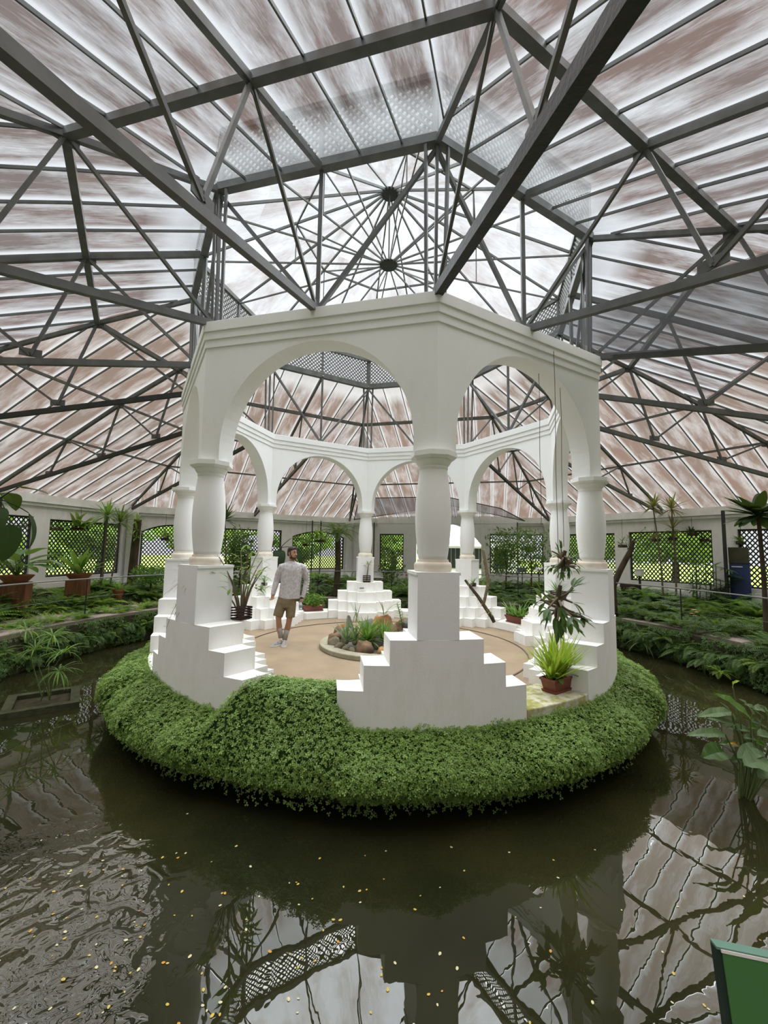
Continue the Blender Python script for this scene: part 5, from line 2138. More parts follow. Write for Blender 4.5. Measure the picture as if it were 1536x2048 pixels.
DW = 13.6
hang_mount(108, 1056, 13.0, 56, 34, 26, 'bromeliad cluster on a wooden hanging plank at the left wall', G['brome'], 'lance', 1, W=0.10)
hang_mount(160, 1055, 13.2, 50, 40, 26, 'second bromeliad cluster hanging right of the first at the left wall', G['brome'], 'lance', 2, W=0.10)
hang_mount(35, 1050, 12.6, 60, 30, 24, 'grassy hanging planter in front of the far left lattice window', G['fern_dark'], 'lance', 3, W=0.05)
hang_mount(612, 1088, 17.0, 26, 20, 22, 'small green hanging basket left of the palm at the back', G['fern'], 'lance', 4, W=0.06)
hang_mount(640, 1080, 17.0, 40, 26, 26, 'larger green hanging basket in front of the arch-topped back window', G['brome'], 'lance', 5, W=0.07)
hang_mount(330, 1076, 15.0, 26, 16, 18, 'hanging basket in front of the arched window beside the thick left columns', G['brome'], 'lance', 6, W=0.06)
hang_mount(1310, 1078, 13.2, 30, 18, 20, 'brownish hanging basket at the left top of the wide right window', G['drac'], 'lance', 7, W=0.04)
hang_mount(1345, 1075, 13.0, 24, 18, 18, 'spiky hanging basket at the top middle of the wide right window', G['fern_dark'], 'lance', 8, W=0.04)
hang_mount(1384, 1066, 12.8, 26, 16, 18, 'dark hanging basket right of centre in the wide right window', G['broad_dark'], 'lance', 9, W=0.05)
hang_mount(1410, 1078, 12.8, 30, 18, 20, 'bushy hanging basket near the right end of the wide right window', G['fern_dark'], 'lance', 10, W=0.04)
hang_mount(1436, 1080, 12.6, 26, 16, 20, 'hanging basket against the white wall right of the wide window', G['fern'], 'lance', 11, W=0.05)
hang_mount(1482, 1083, 11.9, 24, 14, 18, 'hanging basket above the blue notice board', G['fern'], 'lance', 12, W=0.05)
hang_mount(1245, 1090, 13.9, 26, 20, 18, 'thin leafy basket hanging beside the curved trunk', G['fern_dark'], 'lance', 13, W=0.03)


def dracaena(u, v, dep, headpx, label, mat, ub=None, n=46, W=0.03):
    top = atd(u, v, dep)
    s = mpp(top)
    ub = u if ub is None else ub
    base = atd(ub, v + 60, dep)
    base = Vector((base.x, base.y, 0.12))
    e = empty('dracaena', base, 0, label, 'plant')
    d = top - base
    m = MB()
    m.tube([(0, 0, 0), d * 0.4 + Vector((0.05, 0, 0)), d * 0.75 + Vector((0.03, 0, 0)), d], [0.03, 0.024, 0.02, 0.018], 7)
    m.build('stem', G['cane'], e)
    m = MB()
    rosette(m, d, int(n * 1.2), headpx * s * 0.80, W * 1.5, -0.5, 1.4, 0.5, 'lance', u)
    m.build('foliage', mat, e)
    return e


dracaena(215, 1032, 13.0, 52, 'spiky green dracaena with head near the left eave', G['grass'], 205)
dracaena(240, 1045, 13.2, 56, 'dark spiky dracaena leaning right near the left wall corner', G['fern_dark'], 220)
dracaena(1306, 1014, 12.8, 44, 'bronze dracaena head on a thin stem, left of two at the right wall', G['drac'], 1322, 34, 0.035)
dracaena(1343, 1018, 12.9, 48, 'bronze dracaena head on a thin stem, right of two at the right wall', G['drac'], 1346, 34, 0.035)
dracaena(1345, 1058, 12.9, 46, 'lower reddish dracaena below the right bronze one', G['drac'], 1347, 24, 0.03)
dracaena(450, 1040, 15.4, 50, 'dark fan-leaved palm left of the back-left column', G['broad_dark'], 452, 24, 0.07)

# tall palm at the back
bp_ = atd(674, 1134, 15.5)
e = empty('palm', (bp_.x, bp_.y, 0.12), 0, 'dark feathery palm in front of the back wall left of the rear column', 'palm')
H_ = atd(674, 1066, 15.5).z - 0.12
m = MB()
m.tube([(0, 0, 0), (0.04, 0, H_ * 0.5), (0, 0, H_)], [0.13, 0.11, 0.10], 9)
m.build('trunk', M['bark'], e)
m = MB()
for i in range(18):
    frond(m, (0, 0, H_), i * 2.4, 0.15 + 0.06 * i, 0.95, 0.20, 1.5, 16)
m.build('foliage', G['fern_dark'], e)

# epiphyte covered post near the left wall corner
p = atd(264, 1144, 14.2)
e = empty('plant_covered_trunk', (p.x, p.y, 0.12), 0, 'brown trunk with bromeliads tied on it by the left wall corner', 'trunk')
m = MB()
hT = atd(266, 1038, 14.2).z - 0.12
m.tube([(0, 0, 0), (0.03, 0, hT * 0.5), (0.08, 0, hT)], [0.16, 0.13, 0.12], 10)
m.build('trunk', M['bark'], e)
m = MB()
for i, zf in enumerate((0.75, 0.85, 0.97)):
    rosette(m, (0.12, -0.1, hT * zf), 12, 0.45, 0.06, -0.2, 1.2, 0.9, 'lance', i)
m.build('bromeliads', G['brome'], e)

# curved tree on the right
pts_px = [(1226, 1172), (1238, 1145), (1252, 1118), (1262, 1100), (1266, 1082)]
P_ = [atd(u, v, 11.8) for u, v in pts_px]
base = Vector((P_[0].x, P_[0].y, 0.12))
e = empty('curved_tree', base, 0, 'bare curved tree trunk with sparse twigs beside the right front column', 'tree')
m = MB()
m.tube([Vector((0.0, 0, 0))] + [q - base for q in P_], [0.10, 0.09, 0.08, 0.075, 0.07, 0.055], 9)
m.build('trunk', M['bark'], e)
m, st = MB(), MB()
r_ = random.Random(3)
for i in range(10):
    az = r_.uniform(0, 6.28)
    q, _e = stalk(st, P_[4 - i % 2] - base, az, r_.uniform(0.2, 1.0), r_.uniform(0.3, 0.55), 0.012, 0.005, 0.4)
    for j in range(5):
        blade(m, q - Vector((0, 0, 0.04 * j)), az + r_.uniform(-1.5, 1.5), r_.uniform(-0.3, 0.7), 0.12, 0.04, 0.5, 4, 'lance')
st.build('twig', M['bark'], e)
m.build('foliage', G['fern_dark'], e)

# bamboo palm in front of the wide right window
p = atd(1412, 1180, 12.0)
e = empty('bamboo_palm', (p.x, p.y, 0.12), 0, 'bamboo palm clump at the right end of the wide right window', 'palm')
m, st = MB(), MB()
r_ = random.Random(17)
for i in range(13):
    az = r_.uniform(0, 6.28)
    x, y = 0.45 * r_.uniform(-1, 1), 0.25 * r_.uniform(-1, 1)
    hh = r_.uniform(0.7, 1.45)
    st.tube([(x, y, 0), (x + 0.03, y, hh)], 0.012, 5)
    for j in range(4):
        for q in range(6):
            blade(m, (x + 0.03, y, hh - j * 0.22), az + j * 1.6 + q * 0.35, 0.5 - 0.1 * q, 0.42, 0.055, 0.7, 5, 'lance')
st.build('cane', G['stem'], e)
m.build('foliage', G['fern_dark'], e)


# tall big-leaved plants at the left and right frame edges
def tall_leafy(base, label, leaves, mat, trunkh):
    e = empty('tall_leafy_plant', base, 0, label, 'plant')
    m = MB()
    m.tube([(0, 0, 0), (0.02, 0, trunkh * 0.5), (0.0, 0.02, trunkh)], [0.05, 0.042, 0.035], 8)
    m.build('stem', M['bark'], e)
    for (az, el, pet, L, W, dr) in leaves:
        m = MB()
        broad(m, (0, 0, trunkh * 0.98), az, el, pet, L, W, dr, 'ovate', 0.014, 0.18, 10)
        m.build('leaf', mat, e)
    return e


bl_ = Vector((-7.95, 0.35, 0.08))
tall_leafy(bl_, 'tall plant with huge paddle leaves at the left frame edge', [(0.05, 0.75, 0.45, 0.62, 0.34, 0.6), (-0.9, -0.2, 0.5, 0.75, 0.42, 0.9), (0.5, -0.35, 0.55, 0.8, 0.42, 1.0), (2.0, 0.6, 0.4, 0.7, 0.36, 1.0), (3.3, 0.5, 0.4, 0.7, 0.36, 1.0), (4.3, 0.3, 0.4, 0.7, 0.38, 1.0), (-0.4, -0.7, 0.7, 0.8, 0.44, 0.8)], G['broad_dark'], 2.72)
br_ = atd(1518, 1030, 8.9)
r_ = random.Random(77)
tall_leafy(Vector((br_.x, br_.y, 0.08)), 'tall dark plant with a crown of thick oval leaves at the right frame edge', [(i * 2.4 + 0.5, r_.uniform(0.35, 1.6), r_.uniform(0.04, 0.2), r_.uniform(0.48, 0.68), 0.20, r_.uniform(0.0, 0.4)) for i in range(46)], G['broad_dark'], br_.z - 0.08)
# banana-like leaves behind the back-left column
bb = atd(560, 1130, 15.3)
e = tall_leafy(Vector((bb.x, bb.y, 0.12)), 'large-leaved banana-like plant behind the back-left column and the man', [(0.1, 0.9, 0.5, 1.1, 0.42, 1.2), (3.2, 1.0, 0.6, 1.3, 0.42, 1.2), (-0.5, 0.2, 0.5, 0.9, 0.42, 1.0), (-1.4, 0.0, 0.4, 1.0, 0.45, 1.2), (2.3, 0.7, 0.5, 1.0, 0.42, 1.3), (-2.6, 0.3, 0.4, 1.0, 0.4, 1.3)], G['broad_dark'], 1.75)

# pandanus clumps on the right bank and umbrella palm on the left bank
for (u, v, z, s, n, lb, mt) in ((1262, 1235, 0.0, 1.0, 40, 'bluish spiky pandanus clump behind the right front plinth', G['blue']), (1285, 1285, -0.3, 0.8, 34, 'lower spiky clump on the right bank beside the plinth', G['fern_dark']), (118, 1222, 0.05, 0.62, 22, 'pale fan-leaved umbrella palm on the left bank', G['blue']), (30, 1262, 0.0, 0.55, 22, 'green grassy clump at the far left bank', G['grass'])):
    p = atz(u, v, z)
    m = MB()
    rosette(m, (0, 0, 0), n, 0.72 * s, 0.032, -0.1, 1.4, 1.2, 'lance', u)
    plant('spiky_clump', lb, p, [('foliage', m, mt)])
m = MB()
for q, (x, z) in enumerate(((0, 0), (0.05, -0.05), (-0.05, -0.08), (0.02, -0.13))):
    for j in range(5):
        blade(m, (x, 0, 0.5 + z), j * 1.256 + q, 0.3, 0.06, 0.032, 0.5, 3, 'ovate')
st = MB()
st.tube([(0, 0, 0), (0.02, 0, 0.3), (0, 0, 0.5)], 0.006, 5)
lv = MB()
rosette(lv, (0, 0, 0), 8, 0.3, 0.04, 0.4, 1.3, 0.6, 'lance', 5)
p = atd(1388, 1225, 9.4)
plant('peach_orchid', 'small peach orchid spray among the ferns on the right bank', (p.x, p.y, 0.10), [('stem', st, G['stem']), ('flower', m, G['peach']), ('foliage', lv, G['fern_dark'])])

# climbing vines on the back-right lattice
for (u, v, dep, n, rx, rz_, lb, mt) in ((1060, 1100, 15.2, 620, 0.75, 1.0, 'tangled vine covering the lattice right of the entrance', 'fern_dark'), (1010, 1105, 16.2, 700, 0.75, 1.15, 'dark climber on the lattice beside the entrance', 'fern_dark'), (782, 1135, 16.0, 330, 0.5, 0.55, 'dark bushy shrub left of the entrance', 'fern_dark'), (480, 1110, 15.0, 1100, 0.55, 0.95, 'leafy shrub between the left columns', 'fern_dark'), (300, 1150, 13.5, 500, 0.6, 0.35, 'low leafy shrub under the arched left window', 'fern')):
    p = atd(u, v, dep)
    e = empty('climbing_shrub', (p.x, p.y, 0.12), 0, lb, 'shrub')
    n = int(n * 1.4)
    o = link('foliage', shrub_mesh('foliage', G[mt], n, rx, rz_, 0.075, u), e, (0, 0, p.z - 0.12))
    m = MB()
    m.tube([(0, 0, 0), (0.05, 0, (p.z - 0.12) * 0.6), (0, 0, p.z - 0.12)], [0.03, 0.025, 0.02], 6)
    m.build('stem', M['bark'], e)
# ------------------------------------------------------------------ square floating planter with papyrus
e = empty('floating_planter', (-5.25, -1.5, ZW - 0.09), 0.62, 'square mossy cement planter standing in the pond at the left', 'planter')
mossy = surf('mossy_cement', (0.055, 0.058, 0.030), (0.03, 0.034, 0.018), 9, 0.9, 0.1, 0.5, 30)
for i in range(4):
    m = MB()
    a = i * PI / 2
    m.box((math.cos(a) * 0.40, math.sin(a) * 0.40, 0.09), (0.12, 0.92 if i % 2 == 0 else 0.68, 0.17), a)
    m.build('rim_beam', mossy, e)
m = MB()
m.box((0, 0, 0.06), (0.70, 0.70, 0.10))
m.build('soil', M['soil'], e)
r_ = random.Random(41)
stems = [((0.05, 0.05), (105, 1272)), ((0.0, -0.05), (128, 1305)), ((0.1, 0.0), (118, 1342)), ((-0.1, 0.1), (52, 1262)), ((0.0, 0.12), (70, 1300))]
for i, ((x, y), (u, v)) in enumerate(stems):
    pb = Vector((-5.25 + x, -1.5 + y, ZW + 0.06))
    pt = atd(u, v, (pb - CAM).dot(_f) - 0.05 * i)
    s_ = MB()
    mid = (pb + pt) / 2 + Vector((-0.04, 0, 0.05))
    s_.tube([Vector((0, 0, 0)), mid - pb, pt - pb], [0.010, 0.008, 0.006], 6)
    l_ = MB()
    for j in range(22):
        blade(l_, pt - pb, j * 2.4 + i, r_.uniform(-0.3, 0.9), r_.uniform(0.26, 0.42), 0.020, r_.uniform(0.9, 1.8), 6, 'lance')
    plant('umbrella_papyrus', ['tallest papyrus stalk in the square pond planter', 'papyrus stalk leaning right in the square pond planter', 'lowest papyrus stalk at the right of the square pond planter', 'papyrus stalk at the far left of the square pond planter', 'middle papyrus stalk in the square pond planter'][i], pb, [('stem', s_, G['stem']), ('umbrella_leaves', l_, G['grass'])], group='papyrus in the pond planter')


# ------------------------------------------------------------------ water plant with large leaves (right foreground)
def leaf_pq(mb, p, q, W, kind='ovate', sag=0.04, up=None, n=9):
    p, q = Vector(p), Vector(q)
    d = q - p
    L = d.length
    d.normalize()
    view = (CAM - (p + q) / 2).normalized()
    nrm = (view * 0.6 + Vector((0, 0, 1))).normalized() if up is None else Vector(up)
    side = d.cross(nrm).normalized()
    nrm = side.cross(d)
    b = len(mb.v)
    for i in range(n + 1):
        t = i / n
        c = p + d * (L * t) + nrm * (sag * 4 * t * (1 - t))
        w_ = W * 0.5 * max(0.02, prof_w(kind, t))
        wav = 0.06 * W * math.sin(t * 14)
        mb.v += [tuple(c + side * w_ + nrm * (w_ * 0.25 + wav)), tuple(c), tuple(c - side * w_ + nrm * (w_ * 0.25 - wav))]
    for i in range(n):
        k_ = b + i * 3
        mb.f.append((k_, k_ + 1, k_ + 4, k_ + 3))
        mb.f.append((k_ + 1, k_ + 2, k_ + 5, k_ + 4))


WB = Vector((3.74, -3.66, ZW - 0.02))
wp = empty('water_plant', WB, 0, 'broad-leaved water plant rising from the pond at the right foreground', 'plant')
dW = (WB - CAM).dot(_f)
LEAVES = [  # base px, tip px, width px, depth offset, material
    ((1462, 1424), (1394, 1434), 17, 0.05, 'water_leaf'), ((1500, 1437), (1430, 1388), 27, -0.05, 'grass'), ((1470, 1450), (1414, 1437), 12, 0.0, 'water_leaf'),
    ((1450, 1468), (1373, 1471), 17, -0.1, 'water_leaf'), ((1524, 1436), (1488, 1408), 17, 0.1, 'water_leaf'), ((1490, 1480), (1461, 1453), 22, 0.05, 'water_leaf'),
    ((1538, 1523), (1487, 1530), 38, -0.25, 'water_leaf'), ((1520, 1499), (1474, 1516), 24, -0.15, 'water_leaf'), ((1449, 1503), (1405, 1516), 30, 0.0, 'broad'),
    ((1536, 1444), (1521, 1412), 24, 0.0, 'broad'), ((1466, 1375), (1480, 1362), 9, 0.1, 'lime'), ((1544, 1478), (1514, 1470), 22, -0.1, 'water_leaf'),
    ((1470, 1440), (1440, 1405), 10, 0.15, 'water_leaf'), ((1530, 1455), (1500, 1442), 16, 0.1, 'water_leaf'), ((1512, 1480), (1486, 1476), 14, 0.0, 'water_leaf'),
    ((1505, 1428), (1478, 1398), 15, 0.2, 'water_leaf'), ((1540, 1425), (1504, 1418), 18, 0.15, 'water_leaf'), ((1500, 1462), (1452, 1456), 14, 0.1, 'water_leaf'), ((1536, 1500), (1512, 1486), 20, -0.1, 'grass'), ((1496, 1515), (1462, 1524), 18, 0.05, 'broad'), ((1545, 1545), (1516, 1556), 22, -0.2, 'water_leaf'), ((1524, 1462), (1496, 1455), 15, 0.1, 'grass'), ((1480, 1492), (1436, 1488), 13, 0.1, 'broad')]
for (pa, pb, wpx, dd, mt) in LEAVES:
    A_, B_ = atd(pa[0], pa[1], dW + dd), atd(pb[0], pb[1], dW + dd - 0.06)
    lf = MB()
    leaf_pq(lf, A_ - WB, B_ - WB, 1.3 * wpx * dW / FPX, 'ovate', 0.02)
    lo = lf.build('leaf', G[mt], wp)
    st = MB()
    rt_ = Vector(((A_ - WB).x * 0.25, (A_ - WB).y * 0.25, 0))
    md_ = (A_ - WB) * 0.5 + Vector((0.06, 0, 0.03))
    st.tube([rt_, md_, A_ - WB], [0.010, 0.008, 0.006], 6)
    st.build('petiole', G['stem'], lo)
lf = MB()
leaf_pq(lf, atd(1482, 1500, dW) - WB, atd(1453, 1487, dW) - WB, 8 * dW / FPX, 'lance')
tag(lf.build('leaf', surf('yellowed_leaf', (0.55, 0.28, 0.03), (0.4, 0.2, 0.03), 8, 0.6, 0.2), wp), 'yellow-orange dying leaf')

# ------------------------------------------------------------------ floating petals
PM = []
for nm, c in (('yellow', (0.55, 0.42, 0.10)), ('pale', (0.62, 0.58, 0.34)), ('orange', (0.55, 0.30, 0.06))):
    m = MB()
    n = 8
    m.v = [(0.013 * math.cos(2 * PI * j / n), 0.009 * math.sin(2 * PI * j / n), 0.0015 * (j % 2)) for j in range(n)] + [(0, 0, 0.003), (0, 0, -0.001)]
    for j in range(n):
        m.f.append((j, (j + 1) % n, n))
        m.f.append(((j + 1) % n, j, n + 1))
    PM.append(m.mesh('fallen_petal', surf(nm + '_petal_float', c, tuple(x * 0.8 for x in c), 10, 0.6, 0.2)))
r_ = random.Random(99)
cnt = 0
while cnt < 170:
    if r_.random() < 0.62:
        u, v = r_.gauss(380, 330), r_.uniform(1690, 2080)
    else:
        u, v = r_.uniform(0, 1536), r_.uniform(1620, 2080)
    p = atz(u, v, ZW)
    rad = math.hypot(p.x, p.y)
    if not (4.45 < rad < 6.85) or not (-250 < u < 1750):
        continue
    o = link('fallen_petal', PM[r_.choice((0, 0, 1, 1, 2))], None, (p.x, p.y, ZW + 0.002), r_.uniform(0, 6.28))
    s = r_.uniform(0.5, 1.05)
    o.scale = (s, s, s)
    tag(o, 'tiny yellowish petal floating on the dark pond water', 'petal', 'petals floating on the pond')
    cnt += 1

# ------------------------------------------------------------------ green information board at the near railing
c0 = atd(1434, 1897, 0.98)
e = empty('green_sign', c0, -0.24, 'tilted green information board at the bottom right corner on the railing', 'sign')
tilt = Matrix.Rotation(math.radians(76), 3, 'X')


def sb(mb, x0, x1, y0, y1, z0, z1):
    c = Vector(((x0 + x1) / 2, (y0 + y1) / 2, (z0 + z1) / 2))
    mb.box(tilt @ c, (x1 - x0, y1 - y0, z1 - z0), M=tilt)
    return mb


green = surf('sign_green', (0.052, 0.165, 0.042), (0.047, 0.15, 0.042), 3, 0.45, 0.3)
teal = surf('sign_teal', (0.11, 0.21, 0.16), (0.10, 0.19, 0.15), 3, 0.45, 0.3)
sb(MB(), 0.0, 0.45, -0.40, -0.002, -0.034, -0.004).build('board', surf('sign_dark_edge', (0.015, 0.03, 0.02), (0.012, 0.025, 0.018), 4, 0.5, 0.3), e)
sb(MB(), 0.010, 0.445, -0.39, -0.006, -0.005, 0.0).build('green_panel', green, e)
sb(MB(), 0.0, 0.45, -0.002, 0.003, -0.034, -0.001).build('header_band', teal, e)
sb(MB(), 0.008, 0.447, -0.006, 0.0, -0.004, 0.0012).build('white_line', SOLE, e)
sb(MB(), 0.05, 0.40, -0.36, -0.145, -0.004, 0.001).build('grey_picture', surf('sign_grey', (0.33, 0.31, 0.28), (0.28, 0.27, 0.25), 5, 0.5, 0.3), e)
m = MB()
m.beam(tilt @ Vector((0.22, -0.2, -0.04)), Vector((0.22, 0.02, 0.06 - c0.z)), 0.03, 0.03)
m.build('stand', M['black'], e)

# ------------------------------------------------------------------ notice boards, lamp, posts along the outer wall
p = atz(1487, 1200, 0.12)
p = loc2w(-2.5, 2.02, 10.35, 0.12)
e = empty('notice_board', p, rotz(-2.5), 'tall dark blue notice board by the right wall post', 'sign')
blue = surf('board_blue', (0.025, 0.045, 0.12), (0.02, 0.035, 0.10), 3, 0.5, 0.3)
MB().box((0, 0, 0.75), (0.46, 0.03, 1.5)).build('board', blue, e)
MB().box((0, -0.018, 1.72), (0.46, 0.03, 0.44)).build('photo_panel', surf('board_olive', (0.035, 0.04, 0.02), (0.06, 0.055, 0.03), 9, 0.5, 0.3), e)
MB().box((-0.05, -0.018, 1.40), (0.25, 0.006, 0.03)).build('title_line', SOLE, e)
for i in range(5):
    MB().box((0.12 - 0.09 * (i % 3), -0.018, 0.62 - 0.06 * i), (0.04, 0.005, 0.02)).build('text_dot', SOLE, e)
for (k, x, y, z1, lb) in ((-2.5, 1.78, 10.15, 3.1, 'dark steel support post by the blue notice board'), (2.5, 3.05, 10.2, 3.1, 'dark steel support post in front of the left lattice window'),
                          (3.5, 2.45, 10.3, 3.05, 'thin dark post left in front of the arch-topped back window'), (3.5, 2.85, 10.3, 3.05, 'thin dark post right in front of the arch-topped back window'), (4.5, 3.1, 10.3, 3.05, 'mossy dark post at the right side of the entrance'), (4.5, -3.1, 10.3, 3.05, 'mossy dark post at the left side of the entrance')):
    m = MB()
    w_ = 0.07 if 'support' in lb else 0.04
    m.box((0, 0, (z1 - 0.12) / 2), (w_, w_, z1 - 0.12))
    m.box((0, 0, 0.02), (w_ * 2, w_ * 2, 0.04))
    tag(m.build('support_post', M['steel_dark'], loc=loc2w(k, x, y, 0.12), rz=rotz(k)), lb, 'post')
p = loc2w(-2.5, -0.45, 9.9, 0.12)
e = empty('garden_lamp', p, rotz(-2.5), 'square white garden lamp on a dark post before the wide right window', 'lamp')
MB().box((0, 0, 0.5), (0.05, 0.05, 1.0)).build('post', M['black'], e)
MB().box((0, 0, 1.10), (0.20, 0.20, 0.20)).build('lamp_head', M['trim'], e, bevel=0.02)
MB().box((0, 0, 1.215), (0.23, 0.23, 0.03)).build('lamp_cap', M['trim'], e)
p = loc2w(-2.5, -0.78, 9.9, 0.12)
e = empty('dark_bench', p, rotz(-2.5), 'small dark wooden bench left of the garden lamp', 'bench')
MB().box((0, 0, 0.66), (0.5, 0.26, 0.12)).build('seat', M['wood_dark'], e)
for sx in (-0.2, 0.2):
    for sy in (-0.09, 0.09):
        MB().box((sx, sy, 0.30), (0.05, 0.05, 0.60)).build('leg', M['wood_dark'], e)
for (k, x, y, z, lb, mt) in ((4.5, 3.2, 9.3, 0.95, 'small dark blue plant sign on a stake right of the entrance', blue), (-2.5, -3.9, 9.3, 1.0, 'white plant sign on a stake before the vine-covered lattice', M['trim'])):
    e = empty('plant_sign', loc2w(k, x, y, 0.12), rotz(k), lb, 'sign')
    MB().box((0, 0, z / 2), (0.03, 0.03, z)).build('stake', M['black'], e)
    MB().box((0, -0.02, z + 0.06), (0.30, 0.02, 0.22), M=Matrix.Rotation(-0.7, 3, 'X')).build('plate', mt, e)

# ------------------------------------------------------------------ shade cloth at the entrance
m_, nt_, out_ = new_mat('grey_shade_cloth')
d_ = nd(nt_, 'ShaderNodeBsdfDiffuse')
d_.inputs[0].default_value = (0.10, 0.105, 0.11, 1)
tl = nd(nt_, 'ShaderNodeBsdfTranslucent')
tl.inputs[0].default_value = (0.10, 0.105, 0.11, 1)
tr_ = nd(nt_, 'ShaderNodeBsdfTransparent')
x1 = nd(nt_, 'ShaderNodeMixShader')
x1.inputs[0].default_value = 0.4
nt_.links.new(d_.outputs[0], x1.inputs[1])
nt_.links.new(tl.outputs[0], x1.inputs[2])
x2 = nd(nt_, 'ShaderNodeMixShader')
x2.inputs[0].default_value = 0.35
nt_.links.new(x1.outputs[0], x2.inputs[1])
nt_.links.new(tr_.outputs[0], x2.inputs[2])
nt_.links.new(x2.outputs[0], out_.inputs[0])


def cloth(name, quad, label, k):
    mb = MB()
    n = 8
    for i in range(n + 1):
        for j in range(n + 1):
            a, b = i / n, j / n
            p = (Vector(quad[0]) * (1 - a) + Vector(quad[1]) * a) * (1 - b) + (Vector(quad[3]) * (1 - a) + Vector(quad[2]) * a) * b
            p.z -= 0.12 * math.sin(PI * a) * math.sin(PI * b)
            mb.v.append(tuple(p))
    for i in range(n):
        for j in range(n):
            q = i * (n + 1) + j
            mb.f.append((q, q + 1, q + n + 2, q + n + 1))
    e = empty(name, (0, 0, 0), rotz(k), label, 'shade cloth')
    mb.build('cloth', m_, e, smooth=True)
    c = MB()
    for i in range(4):
        c.beam(quad[i], quad[(i + 1) % 4], 0.03, 0.03)
    c.build('edge_bar', M['steel_dark'], e)


cloth('shade_cloth', [(-4.1, 10.4, 3.18), (-3.3, 8.6, 3.95), (0.2, 8.9, 4.0), (0.2, 10.45, 3.82)], 'grey shade cloth stretched over the left half of the entrance', 4.5)
cloth('shade_cloth', [(0.25, 10.45, 3.82), (0.25, 8.9, 4.0), (2.4, 9.3, 3.55), (3.4, 10.4, 3.12)], 'grey shade cloth stretched over the right half of the entrance', 4.5)
# white tent outside the entrance
e = empty('garden_tent', loc2w(4.5, 0.3, 14.5, 0), rotz(4.5), 'white garden tent standing outside the entrance arch', 'tent')
m = MB()
m.add([(-2, -2, 2.3), (2, -2, 2.3), (2, 2, 2.3), (-2, 2, 2.3), (0, 0, 3.3)], [(0, 1, 4), (1, 2, 4), (2, 3, 4), (3, 0, 4)])
m.add([(-2, -2, 2.05), (2, -2, 2.05), (2, -2, 2.3), (-2, -2, 2.3)], [(0, 1, 2, 3)])
m.build('tent_roof', M['trim'], e)
for sx in (-1.95, 1.95):
    for sy in (-1.95, 1.95):
        MB().box((sx, sy, 1.15), (0.06, 0.06, 2.3)).build('pole', M['steel_dark'], e)

# ------------------------------------------------------------------ garden outside
TREES = [(2.2, 30, 6.0, 2.6, 'left garden tree seen through the far left lattice'), (2.72, 27, 6.2, 2.2, 'garden tree seen through the left wall lattice'), (2.95, 20, 3.0, 1.4, 'low garden bush outside the left wall corner'), (3.18, 24, 5.0, 2.4, 'garden tree behind the arched left window'), (3.5, 26, 6.0, 3.0, 'tall garden tree behind the man'),
         (3.85, 24, 5.0, 2.2, 'garden tree behind the arch-topped back window'), (4.22, 22, 5.5, 2.6, 'garden tree left of the entrance outside'), (4.95, 26, 5.4, 2.6, 'garden tree right of the entrance outside'), (-2.8, 24, 5.4, 2.4, 'garden tree behind the window by the right columns'), (-2.42, 44, 7.5, 3.4, 'distant garden tree beyond the left end of the wide right window'), (-2.22, 50, 8.5, 3.6, 'distant garden tree beyond the right end of the wide right window'), (-2.02, 34, 6.0, 2.8, 'garden tree beyond the far right window'), (-1.75, 26, 5.5, 2.4, 'garden tree at the far right outside')]
for i, (k, r, h, w_, lb) in enumerate(TREES):
    h *= 0.72
    e = empty('garden_tree', pol(r, k, -0.02), 0, lb, 'tree', 'trees in the garden outside')
    m = MB()
    m.tube([(0, 0, 0), (0.1, 0, h * 0.3), (0, 0.1, h * 0.6)], [0.22, 0.17, 0.12], 8)
    m.build('trunk', M['bark'], e)
    link('crown', shrub_mesh('crown', G['tree'], 1600, w_, h * 0.36, 0.32, 500 + i), e, (0, 0, h * 0.66))

# hut outside the entrance
e = empty('garden_hut', loc2w(4.5, 1.2, 19.5, -0.02), rotz(4.5), 'white hut with dark gable roof and grid windows beyond the entrance arch', 'building')
MB().box((0, 0, 1.25), (5.0, 3.0, 2.5)).build('hut_wall', M['wall'], e)
m = MB()
m.add([(-2.8, -1.9, 2.45), (2.8, -1.9, 2.45), (2.8, 1.9, 2.45), (-2.8, 1.9, 2.45), (-2.8, 0, 3.5), (2.8, 0, 3.5)], [(0, 1, 5, 4), (2, 3, 4, 5), (1, 2, 5), (3, 0, 4), (3, 2, 1, 0)])
m.build('hut_roof', M['steel_dark'], e)
for x in (-1.4, 0.0, 1.4):
    w0 = MB().box((x, -1.51, 1.4), (0.8, 0.05, 1.2)).build('hut_window', M['black'], e)
    for dx in (-0.13, 0.13):
        MB().box((x + dx, -1.545, 1.4), (0.03, 0.03, 1.2)).build('window_bar', M['rail'], w0)

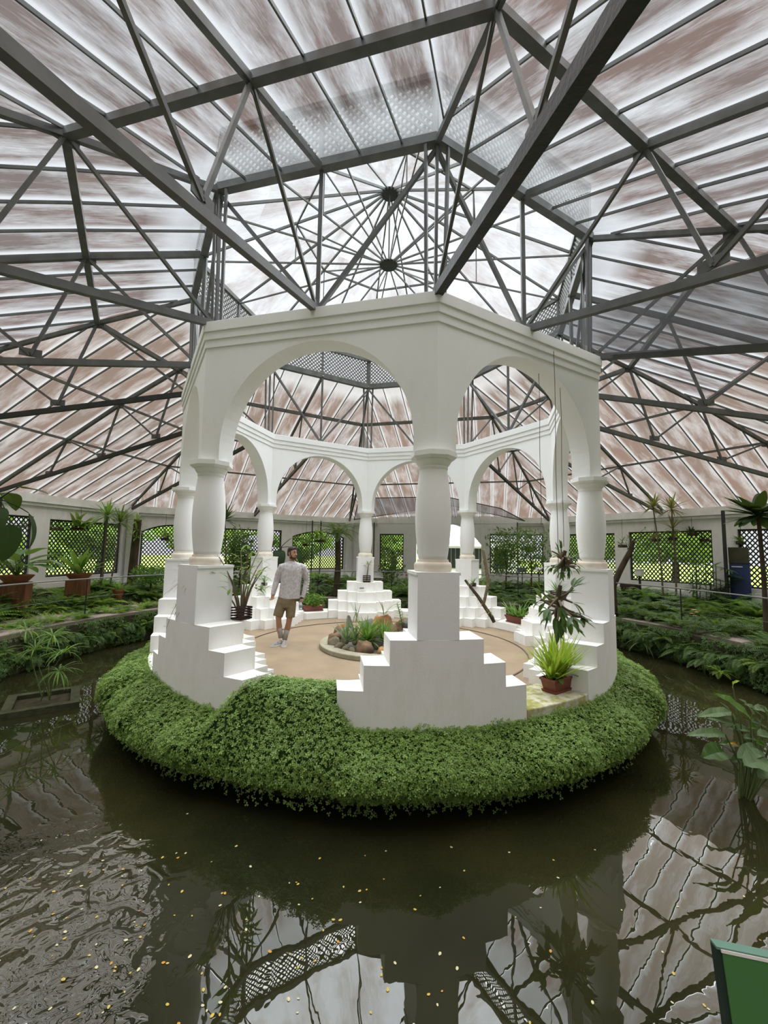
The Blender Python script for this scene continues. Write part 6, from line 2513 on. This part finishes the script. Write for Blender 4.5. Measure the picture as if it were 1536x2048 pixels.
# grey cloth hanging inside the lantern by the right front corner
q = [pol(3.66, -1.02, 6.55), pol(3.66, -1.14, 6.6), pol(3.62, -1.20, 4.95), pol(3.62, -1.02, 4.78)]
mb = MB()
n = 8
for i in range(n + 1):
    for j in range(n + 1):
        a, b = i / n, j / n
        p = (q[0] * (1 - a) + q[1] * a) * (1 - b) + (q[3] * (1 - a) + q[2] * a) * b
        s_ = 0.05 * math.sin(a * 9) * b
        mb.v.append((p.x + s_, p.y + s_, p.z))
for i in range(n):
    for j in range(n):
        k_ = i * (n + 1) + j
        mb.f.append((k_, k_ + 1, k_ + n + 2, k_ + n + 1))
o = mb.build('hanging_cloth', M['lattice_grey'], smooth=True)
sd_ = o.modifiers.new('thickness', 'SOLIDIFY')
sd_.thickness = 0.006
tag(o, 'grey cloth hanging in the lantern above the right front corner', 'cloth')

# grey net spread between two truss bottom chords at the right
c0_ = pol(3.75, -0.5, 4.66)
mb = MB()
n = 10
for i in range(n + 1):
    for j in range(n + 1):
        a, b = i / n, j / n
        r0_, r1_ = 3.72 + 2.9 * a, (3.72 + 2.9 * a) * MC * 1.01
        p = pol(r0_, -0.5, 4.70 - 0.19 * (r0_ - 3.5)) * (1 - b) + pol(r1_, -1, 4.70 - 0.175 * (r1_ - 3.79)) * b
        p.z += 0.02 - 0.10 * math.sin(PI * b) * math.sin(PI * min(1, a * 1.2 + 0.05))
        mb.v.append(tuple(p))
for i in range(n):
    for j in range(n):
        k_ = i * (n + 1) + j
        mb.f.append((k_, k_ + 1, k_ + n + 2, k_ + n + 1))
o = mb.build('shade_net', m_, smooth=True)
tag(o, 'grey shade net spread between two roof trusses right of the pavilion', 'shade cloth')

# fine repeated pieces too small to pick apart stay joined in one part
for o in bpy.data.objects:
    if o.parent is not None and o.type == 'MESH' and o.name.split('.')[0] in ('lattice', 'foliage', 'flower', 'small_leaves', 'air_plants', 'umbrella_leaves', 'hanging_roots', 'crown', 'bromeliads', 'cane', 'twig'):
        o['kind'] = 'stuff'
